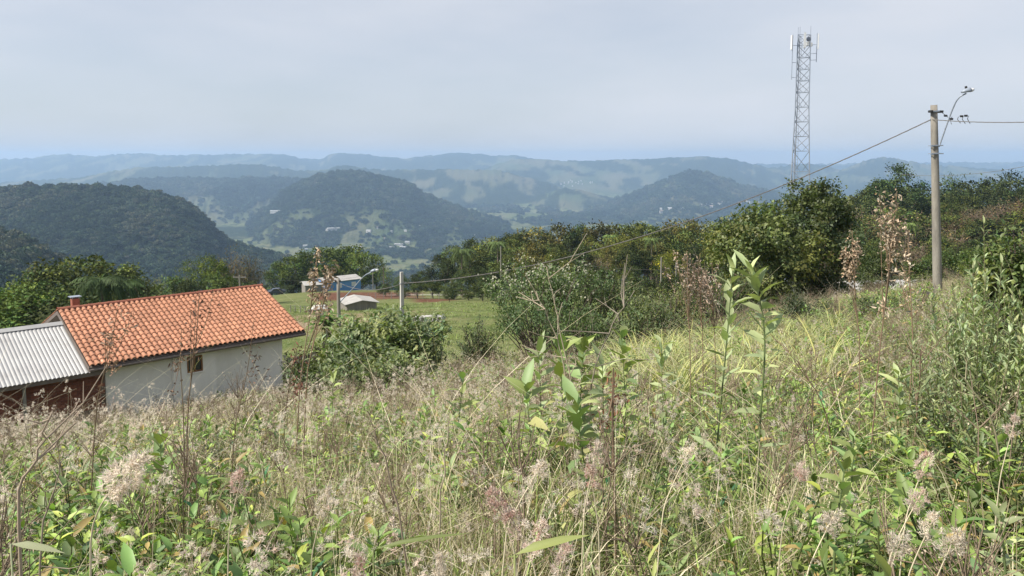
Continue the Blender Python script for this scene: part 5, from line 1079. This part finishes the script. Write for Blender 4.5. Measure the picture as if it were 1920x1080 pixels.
for k, (px, tip, D, h, lb) in enumerate([(1010,655,5.2,28,'broad leaved green weed left of the tall bare stem in the middle'), (1050,650,5.0,28,'broad leaved green weed in the middle below the white flowered shrub'), (1095,640,5.1,30,'broad leaved green weed beside the dead twigs in the middle'), (1130,690,4.6,26,'lower broad leaved green weed right of the dead twigs'), (1165,625,5.6,28,'slender broad leaved weed right of the broad leaved clump'), (985,720,4.8,24,'short broad leaved weed at the left of the broad leaved clump'),
        (1240,640,6.0,26,'green weed between the broad leaved clump and the tall pair'), (870,700,6.4,20,'small leafy weed at the edge of the slope before the pasture'), (625,700,8.0,20,'small leafy weed before the dark bush beside the house'), (1685,700,5.4,24,'leafy weed below the tall brown flower head'), (1600,820,3.2,24,'leafy weed with large pale leaves low at the right'), (1585,870,2.6,20,'broad leaved weed near the bottom at the right'), (1875,960,2.3,20,'dark broad leaved weed in the bottom right corner'), (1080,760,3.6,26,'leafy weed below the broad leaved clump'), (300,830,4.0,22,'bright leafy weed in the grass below the house')]):
    sz_ = .62 if D < 3.5 else 1.18; x0 = px + random.uniform(-25, 25); leafy_stem([(x0, tip + 330, D), ((x0 + px) / 2 + random.uniform(-8, 8), tip + 130, D), (px, tip, D)], lb, h + 10, KG if k % 3 else KP, .1, 1.0, r=.006, start=.12, size=sz_)
def dry_head(pts, label, n=220, spread=.07, ln=.4, col=(.34, .22, .14), fl=.05, name='dry_flower_stalk', stems=4, r=.006, top=.25):
    """dead flower stalk: a bundle of thin stems carrying withered flakes near the top"""
    p = np.array([tuple(P(*q)) for q in pts]); z = gz1(p[0][0], p[0][1]); b = np.array([p[0][0], p[0][1], z]); p[0][2] = z - .02; p -= b; rg = np.random.default_rng(int(pts[-1][0])); e = thing(name, label, 'dead plant', tuple(b))
    f = np.linspace(0, 1, len(p)); ft = np.linspace(0, 1, 12); sp = np.stack([np.interp(ft, f, p[:, k]) for k in range(3)], -1); g = Geo(); st = (.25, .18, .12); g.tube(sp, np.linspace(r, r * .4, 12), 5, st, cap=False); axes = [sp]
    for k in range(stems):
        s0 = sp[int(rg.uniform(5, 9))]; e2 = sp[-1] + np.array([rg.normal(0, spread), rg.normal(0, spread), rg.uniform(-top, .0)]); q = np.stack([s0 + (e2 - s0) * x + np.array([0, 0, -.04 * math.sin(x * 3.1)]) for x in np.linspace(0, 1, 5)]); g.tube(q, np.linspace(r * .6, r * .25, 5), 4, st, cap=False); axes.append(q)
    part('stem', g, M_DRY, e); g = Geo(); ai = rg.integers(0, len(axes), n); c = []
    for a in ai:
        q = axes[a]; x = 1 - abs(rg.normal(0, ln * .5)); x = max(.35, x) * (len(q) - 1); i0 = min(int(x), len(q) - 2); c.append(q[i0] + (q[i0 + 1] - q[i0]) * (x - i0))
    c = np.array(c) + rg.normal(0, .018, (n, 3)); d = rdir(rg, n) * .8 + np.array([0, 0, -.35]); leaves(g, c, d, rdir(rg, n), fl * rg.uniform(.5, 1.3, n), fl * .38, tint(rg, n, col, .25, .1), .3, .35, 2); tag(part('withered_flowers', g, M_DRY, e), kind='stuff')
    return e
dry_head([(1630,800,5.2), (1650,650,5.2), (1668,500,5.2), (1682,358,5.2)], 'tallest brown withered flower head left of the utility pole', 560, .055, .42, fl=.032, stems=9, top=.36, col=(.46, .37, .27))
dry_head([(1618,760,6.0), (1612,640,6.0), (1600,520,6.0), (1598,432,6.0)], 'narrow brown withered flower head in front of the big tree', 380, .04, .35, fl=.03, stems=7, top=.3, col=(.44, .34, .24))
dry_head([(1700,820,5.6), (1712,640,5.6), (1706,520,5.6), (1702,430,5.6)], 'loose thin brown withered stalk beside the tallest withered head', 160, .12, .5, fl=.04, stems=5, top=.6, col=(.46, .37, .27))
for px, top_, lb in ((1288,470,'brown withered flower bundle, left one of the trio left of the tall green weeds'), (1312,478,'brown withered flower bundle, middle one of the trio left of the tall green weeds'), (1335,492,'brown withered flower bundle, right one of the trio left of the tall green weeds')):
    dry_head([(px + 10, 760, 7.6), (px + 6, 650, 7.6), (px + 2, 560, 7.6), (px, top_, 7.6)], lb, 380, .09, .5, fl=.028, stems=14, top=.35, col=(.42, .33, .26))
dry_head([(545,860,6.2), (562,720,6.2), (580,600,6.2), (597,462,6.2)], 'tall brown withered flower stalk right of the tiled house', 240, .06, .4, fl=.045, stems=4, top=.35, col=(.45, .35, .25))
dry_head([(560,820,6.4), (575,700,6.4), (600,590,6.4), (622,512,6.4)], 'short withered stalk leaning right beside the tall withered stalk', 130, .05, .4, fl=.04, stems=3, top=.3, col=(.36, .27, .20))
dry_head([(150,900,4.2), (180,760,4.2), (205,660,4.2), (222,572,4.2)], 'thin dry weed in front of the left part of the tiled roof', 130, .05, .5, fl=.03, stems=4, top=.35, col=(.30, .20, .14), r=.004)
dry_head([(340,930,4.6), (352,760,4.6), (368,640,4.6), (374,548,4.6)], 'thin dark dead stalk in front of the house window', 70, .04, .5, fl=.028, stems=3, top=.4, col=(.14, .085, .06), r=.005)
dry_head([(345,930,4.4), (344,780,4.4), (338,680,4.4), (340,615,4.4)], 'dark dead stalk left of the house window', 60, .05, .5, fl=.026, stems=4, top=.4, col=(.16, .11, .08), r=.004)
dry_head([(420,930,4.8), (440,800,4.8), (465,690,4.8), (476,600,4.8)], 'dead stalk in front of the right part of the house wall', 60, .05, .5, fl=.026, stems=3, top=.4, col=(.16, .11, .08), r=.004)
dry_head([(530,900,5.4), (532,800,5.4), (545,700,5.4), (558,650,5.4)], 'reddish dead stalk at the right corner of the house wall', 110, .06, .5, fl=.03, stems=4, top=.3, col=(.26, .13, .10), r=.004)
dry_head([(1160,950,3.4), (1150,840,3.4), (1148,760,3.4), (1150,690,3.4)], 'dark red brown dead stem among the leaves right of the middle', 60, .05, .5, fl=.03, stems=3, top=.3, col=(.2, .1, .06), r=.008)
# bare pale twigs in the middle and at the left edge
def twigs(pts, label, n=7, r=.006, col=(.40, .34, .25), ln=.35, name='dead_twig', up=.25):
    p = np.array([tuple(P(*q)) for q in pts]); z = gz1(p[0][0], p[0][1]); b = np.array([p[0][0], p[0][1], z]); p[0][2] = z - .02; p -= b; rg = np.random.default_rng(int(pts[-1][0]) + 3); g = Geo(); ft = np.linspace(0, 1, 14); f = np.linspace(0, 1, len(p)); sp = np.stack([np.interp(ft, f, p[:, k]) for k in range(3)], -1); sp[1:-1] += rg.normal(0, r * .8, (12, 3)); g.tube(sp, np.linspace(r, r * .35, 14), 6, col)
    for k in range(n):
        i0 = int(rg.uniform(4, 13)); e2 = sp[i0] + np.array([rg.normal(0, .5), rg.normal(0, .4), rg.uniform(.1, 1) * up / .25]) * ln * rg.uniform(.5, 1); m_ = (sp[i0] + e2) / 2 + rg.normal(0, .02, 3); g.tube([sp[i0], m_, e2], [r * .55, r * .4, r * .2], 5, col); e3 = m_ + (e2 - m_) * .5 + rg.normal(0, .12, 3) * ln; g.tube([m_, e3], [r * .3, r * .15], 4, col)
    e = thing(name, label, 'dead plant', tuple(b)); part('stem', g, M_DRY, e); return e
twigs([(1080,900,4.6), (1062,700,4.6), (1040,620,4.6), (1005,545,4.6)], 'pale bare branching twig in front of the white flowered shrub', 6)
twigs([(1075,880,4.8), (1072,720,4.8), (1045,600,4.8), (1025,500,4.8)], 'second pale bare twig crossing in front of the white flowered shrub', 5)
twigs([(1090,860,4.6), (1110,700,4.6), (1145,610,4.6), (1190,545,4.6)], 'grey bare twig leaning right in front of the dark shrub', 8, col=(.30, .26, .21))
twigs([(0,1060,1.8), (35,930,1.8), (72,850,1.8), (98,772,1.8)], 'pale dead stem leaning across the bottom left corner', 4, .0048, (.36, .29, .22), .25)
twigs([(30,1075,1.6), (75,990,1.6), (105,905,1.6), (120,840,1.6)], 'thin dead stem beside the thick one in the bottom left corner', 4, .0026, (.34, .29, .22), .2)
twigs([(790,1075,2.4), (750,960,2.4), (715,840,2.4), (690,775,2.4)], 'curved bare stem bending left in the lower middle', 2, .004, (.30, .24, .18), .15)
twigs([(820,1070,2.5), (826,930,2.5), (838,830,2.5), (846,770,2.5)], 'straight pale stem right of the curved bare stem', 2, .004, (.44, .37, .27), .15)
twigs([(1480,830,5.8), (1560,760,5.8), (1600,680,5.8), (1640,600,5.8)], 'long pale bare stem slanting under the withered heads', 5, .006, (.45, .39, .27), .3)
twigs([(1590,860,4.9), (1545,760,4.9), (1500,690,4.9), (1460,640,4.9)], 'brown dead branching weed right of the tall green pair', 8, .005, (.24, .17, .12), .4)
twigs([(1700,900,5.0), (1718,800,5.0), (1722,720,5.0), (1730,650,5.0)], 'brown dead stalk in the dry grass below the utility pole', 8, .006, (.24, .17, .12), .3)
twigs([(1930,900,3.4), (1860,780,3.4), (1800,700,3.4), (1745,620,3.4)], 'long pale grass stalk slanting from the right edge', 3, .005, (.42, .38, .24), .2)
# near seed heads seen large
def seed_head(pts, label, Ln, rad, n, col):
    p = np.array([tuple(P(*q)) for q in pts]); z = gz1(p[0][0], p[0][1]); b = np.array([p[0][0], p[0][1], z]); p[0][2] = z - .02; p -= b; rg = np.random.default_rng(int(pts[-1][0]) + 11); ft = np.linspace(0, 1, 14); f = np.linspace(0, 1, len(p)); sp = np.stack([np.interp(ft, f, p[:, k]) for k in range(3)], -1); sp[1:-1] = (sp[:-2] + sp[1:-1] * 2 + sp[2:]) / 4
    e = thing('seed_stalk', label, 'grass stalk', tuple(b)); g = Geo(); g.tube(sp, np.linspace(.0025, .001, 14), 5, STRAW2); part('stem', g, M_DRY, e); d = unit(sp[-1] - sp[-3]); g = Geo(); plume(g, rg, sp[-1] - d * Ln, d, Ln, rad, n, col, 0)
    for k in range(9): q = sp[-1] - d * Ln * (.1 + .09 * k); g.tube([q, q + rdir(rg, 1)[0] * rad * .8 + d * rad * .3], [.0008, .0005], 3, np.array(col) * .8, cap=False)
    part('seed_head', g, M_FLUFF, e)
seed_head([(150,1060,1.45), (165,1010,1.45), (190,940,1.45), (268,858,1.45)], 'large fluffy pale seed head leaning right at the lower left',   .125, .027, 900, PALE)
for px, py, D, lx, c, lb in [(1005,890,1.9,30,PALE,'pale pink fluffy seed head low in the middle'), (930,940,1.7,-20,RED,'reddish seed head left of the pale one low in the middle'), (960,975,1.7,-25,RED,'lower reddish seed head near the bottom middle'), (1012,1000,1.6,20,RED,'coral seed head beside the broad leaf at the bottom middle'), (1060,1040,1.5,10,PINK,'pink seed head at the bottom edge right of the middle'), (1118,852,2.2,12,PINK,'pink seed head beside the dark red stem'), (1108,895,2.2,-8,RED,'small coral seed head under the pink one beside the dark red stem'), (450,905,2.0,12,RED,'coral seed head in the grass at the lower left'), (672,1062,1.5,8,RED,'coral seed head at the bottom edge left of the middle'), (1290,850,2.3,25,PALE,'pale seed head in the weeds right of the dark stem'),
        (1500,890,2.2,18,RED,'reddish seed head in the leaves at the lower right'), (1560,975,1.8,26,PALE,'pale seed head near the bottom at the right'), (1735,870,2.2,20,RED,'reddish seed head at the right above the pale cluster'), (1720,940,1.9,28,PINK,'pink seed head in the pale cluster at the lower right'), (1745,985,1.8,24,PALE,'pale seed head in the cluster at the lower right'), (1790,1010,1.7,24,PALE,'pale seed head at the right of the lower right cluster'), (1690,1010,1.7,18,PALE,'pale seed head at the left of the lower right cluster'), (1900,800,2.6,14,PINK,'pinkish seed head at the right edge'), (820,1060,1.6,10,PALE,'pale seed head at the bottom edge in the middle'), (610,940,2.1,14,PALE,'pale seed head standing in the straw at the lower middle left')]:
    seed_head([(px - lx * 3, py + 190, D), (px - lx * 2, py + 110, D), (px - lx, py + 50, D), (px + lx * .4, py - 22, D)], lb, .078 * random.uniform(.75, 1.15), .019, 520, c)
# big blade across the lower middle, and pale blade at the left
def big_blade(a, b, D, w, label, col):
    p0, p1 = P(*a, D), P(*b, D); z = gz1(p0.x, p0.y); e = thing('grass_blade', label, 'grass blade', (p0.x, p0.y, z)); rg = np.random.default_rng(3); g = Geo(); o = np.array((p0.x, p0.y, z)); q0 = np.array(p0) - o; q1 = np.array(p1) - o
    g.tube([(0, 0, -.02), tuple(q0 * .6), tuple(q0)], [.003, .0025, .002], 5, col); leaves(g, q0[None], (q1 - q0)[None], np.array([[0, -.5, 1.]]), float(np.linalg.norm(q1 - q0)), w, np.array([col]), .25, .12, 2); part('blade', g, M_LEAF, e)
big_blade((965, 1040), (1105, 992), 1.35, .02, 'broad green grass blade lying across the bottom middle', (.24, .27, .09)); big_blade((20, 1020), (122, 1030), 1.5, .018, 'pale broad blade in the bottom left corner', (.34, .36, .22)); big_blade((700, 1030), (880, 985), 1.6, .012, 'thin green blade at the bottom middle', (.18, .22, .07)); big_blade((1670, 1090), (1640, 1030), 1.5, .03, 'bright yellow green blade at the bottom right', (.33, .38, .09))

# ------------------------------------------------------------------ willowy shrub at the right edge
def wand_shrub(px, base_py, D, n_, h, Wd, label, seed, key, col=(.27, .32, .17), leaf=.075, asp=.24, per=52, mat=None):
    n = int(n_ * 1.9); leaf = leaf * 1.2
    q = P(px, base_py, D); z = gz1(q.x, q.y); rg = np.random.default_rng(seed); h = (P(px, h, D).z - z) / .98 if h > 10 else h; e = thing('willowy_shrub', label, 'shrub', (q.x, q.y, z)); g = Geo(); gl = Geo()
    for k in range(n):
        a = rg.uniform(0, 6.28); rr = rg.uniform(0, 1) ** .6; hh_ = h * rg.uniform(.55, 1.05) * (1 - .25 * rr); f = np.linspace(0, 1, 8); p = np.stack([math.cos(a) * Wd * rr * f ** 1.3 + rg.normal(0, .03), math.sin(a) * Wd * rr * f ** 1.3 + rg.normal(0, .03), hh_ * f - .03], -1); p[:, :2] += rg.normal(0, .012, (8, 2)); g.tube(p, np.linspace(.007, .002, 8), 4, (.17, .16, .09), cap=False)
        ff = np.linspace(.25, 1, per); c = np.stack([np.interp(ff, f, p[:, j]) for j in range(3)], -1); az = np.arange(per) * 2.4 + a; el = .55 + .6 * ff ** 3 + rg.normal(0, .22, per); d = np.stack([np.cos(az) * np.cos(el), np.sin(az) * np.cos(el), np.sin(el)], -1); Ln = leaf * rg.uniform(.7, 1.2, per) * (1.1 - .35 * ff)
        leaves(gl, c, d, np.array([[0, 0, 1.]]) - d * .3 + rg.normal(0, .2, (per, 3)), Ln, Ln * asp, tint(rg, per, np.array(col) * rg.uniform(.75, 1.25), .15, .08), .15, .25, 2)
    part('stem', g, M_DRY, e); part('foliage', gl, mat or M_LEAF, e)
wand_shrub(1835, 900, 5.0, 34, 438, .42, 'willowy grey green shrub at the right, tallest beside the utility pole', 1, KL)
wand_shrub(1905, 860, 5.8, 34, 490, .6, 'willowy green shrub cut by the right edge', 2, KL, (.24, .30, .12))
wand_shrub(1778, 860, 6.0, 22, 515, .45, 'lower willowy shrub in front of the utility pole foot', 3, KL, (.25, .29, .16), .06)
wand_shrub(1725, 880, 5.6, 14, 590, .4, 'small willowy shrub left of the utility pole foot', 4, KL, (.24, .28, .14), .06)
wand_shrub(1850, 990, 3.9, 18, 640, .45, 'low willowy shrub below the tall one at the right', 5, KL, (.22, .27, .12), .07)
wand_shrub(1965, 900, 4.6, 24, 520, .5, 'willowy shrub just beyond the right edge', 6, KL, (.24, .29, .12))
wand_shrub(395, 800, 7.4, 8, .85, .25, 'small grey green shrub in front of the house wall', 7, KL, (.22, .26, .16), .08, .3, 24)
bush(1905, 408, 13, 110, 'glossy broad leaved shrub behind the willowy shrubs at the right edge', 41, (.11, .15, .045), .11, 4200, cl=110, lob=16, aspect=.5, spread=.3)
bush(1960, 380, 13.5, 150, 'broad leaved shrub cut by the right edge', 42, (.09, .13, .035), .15, 2600, cl=90, lob=12, aspect=.5, spread=.3)
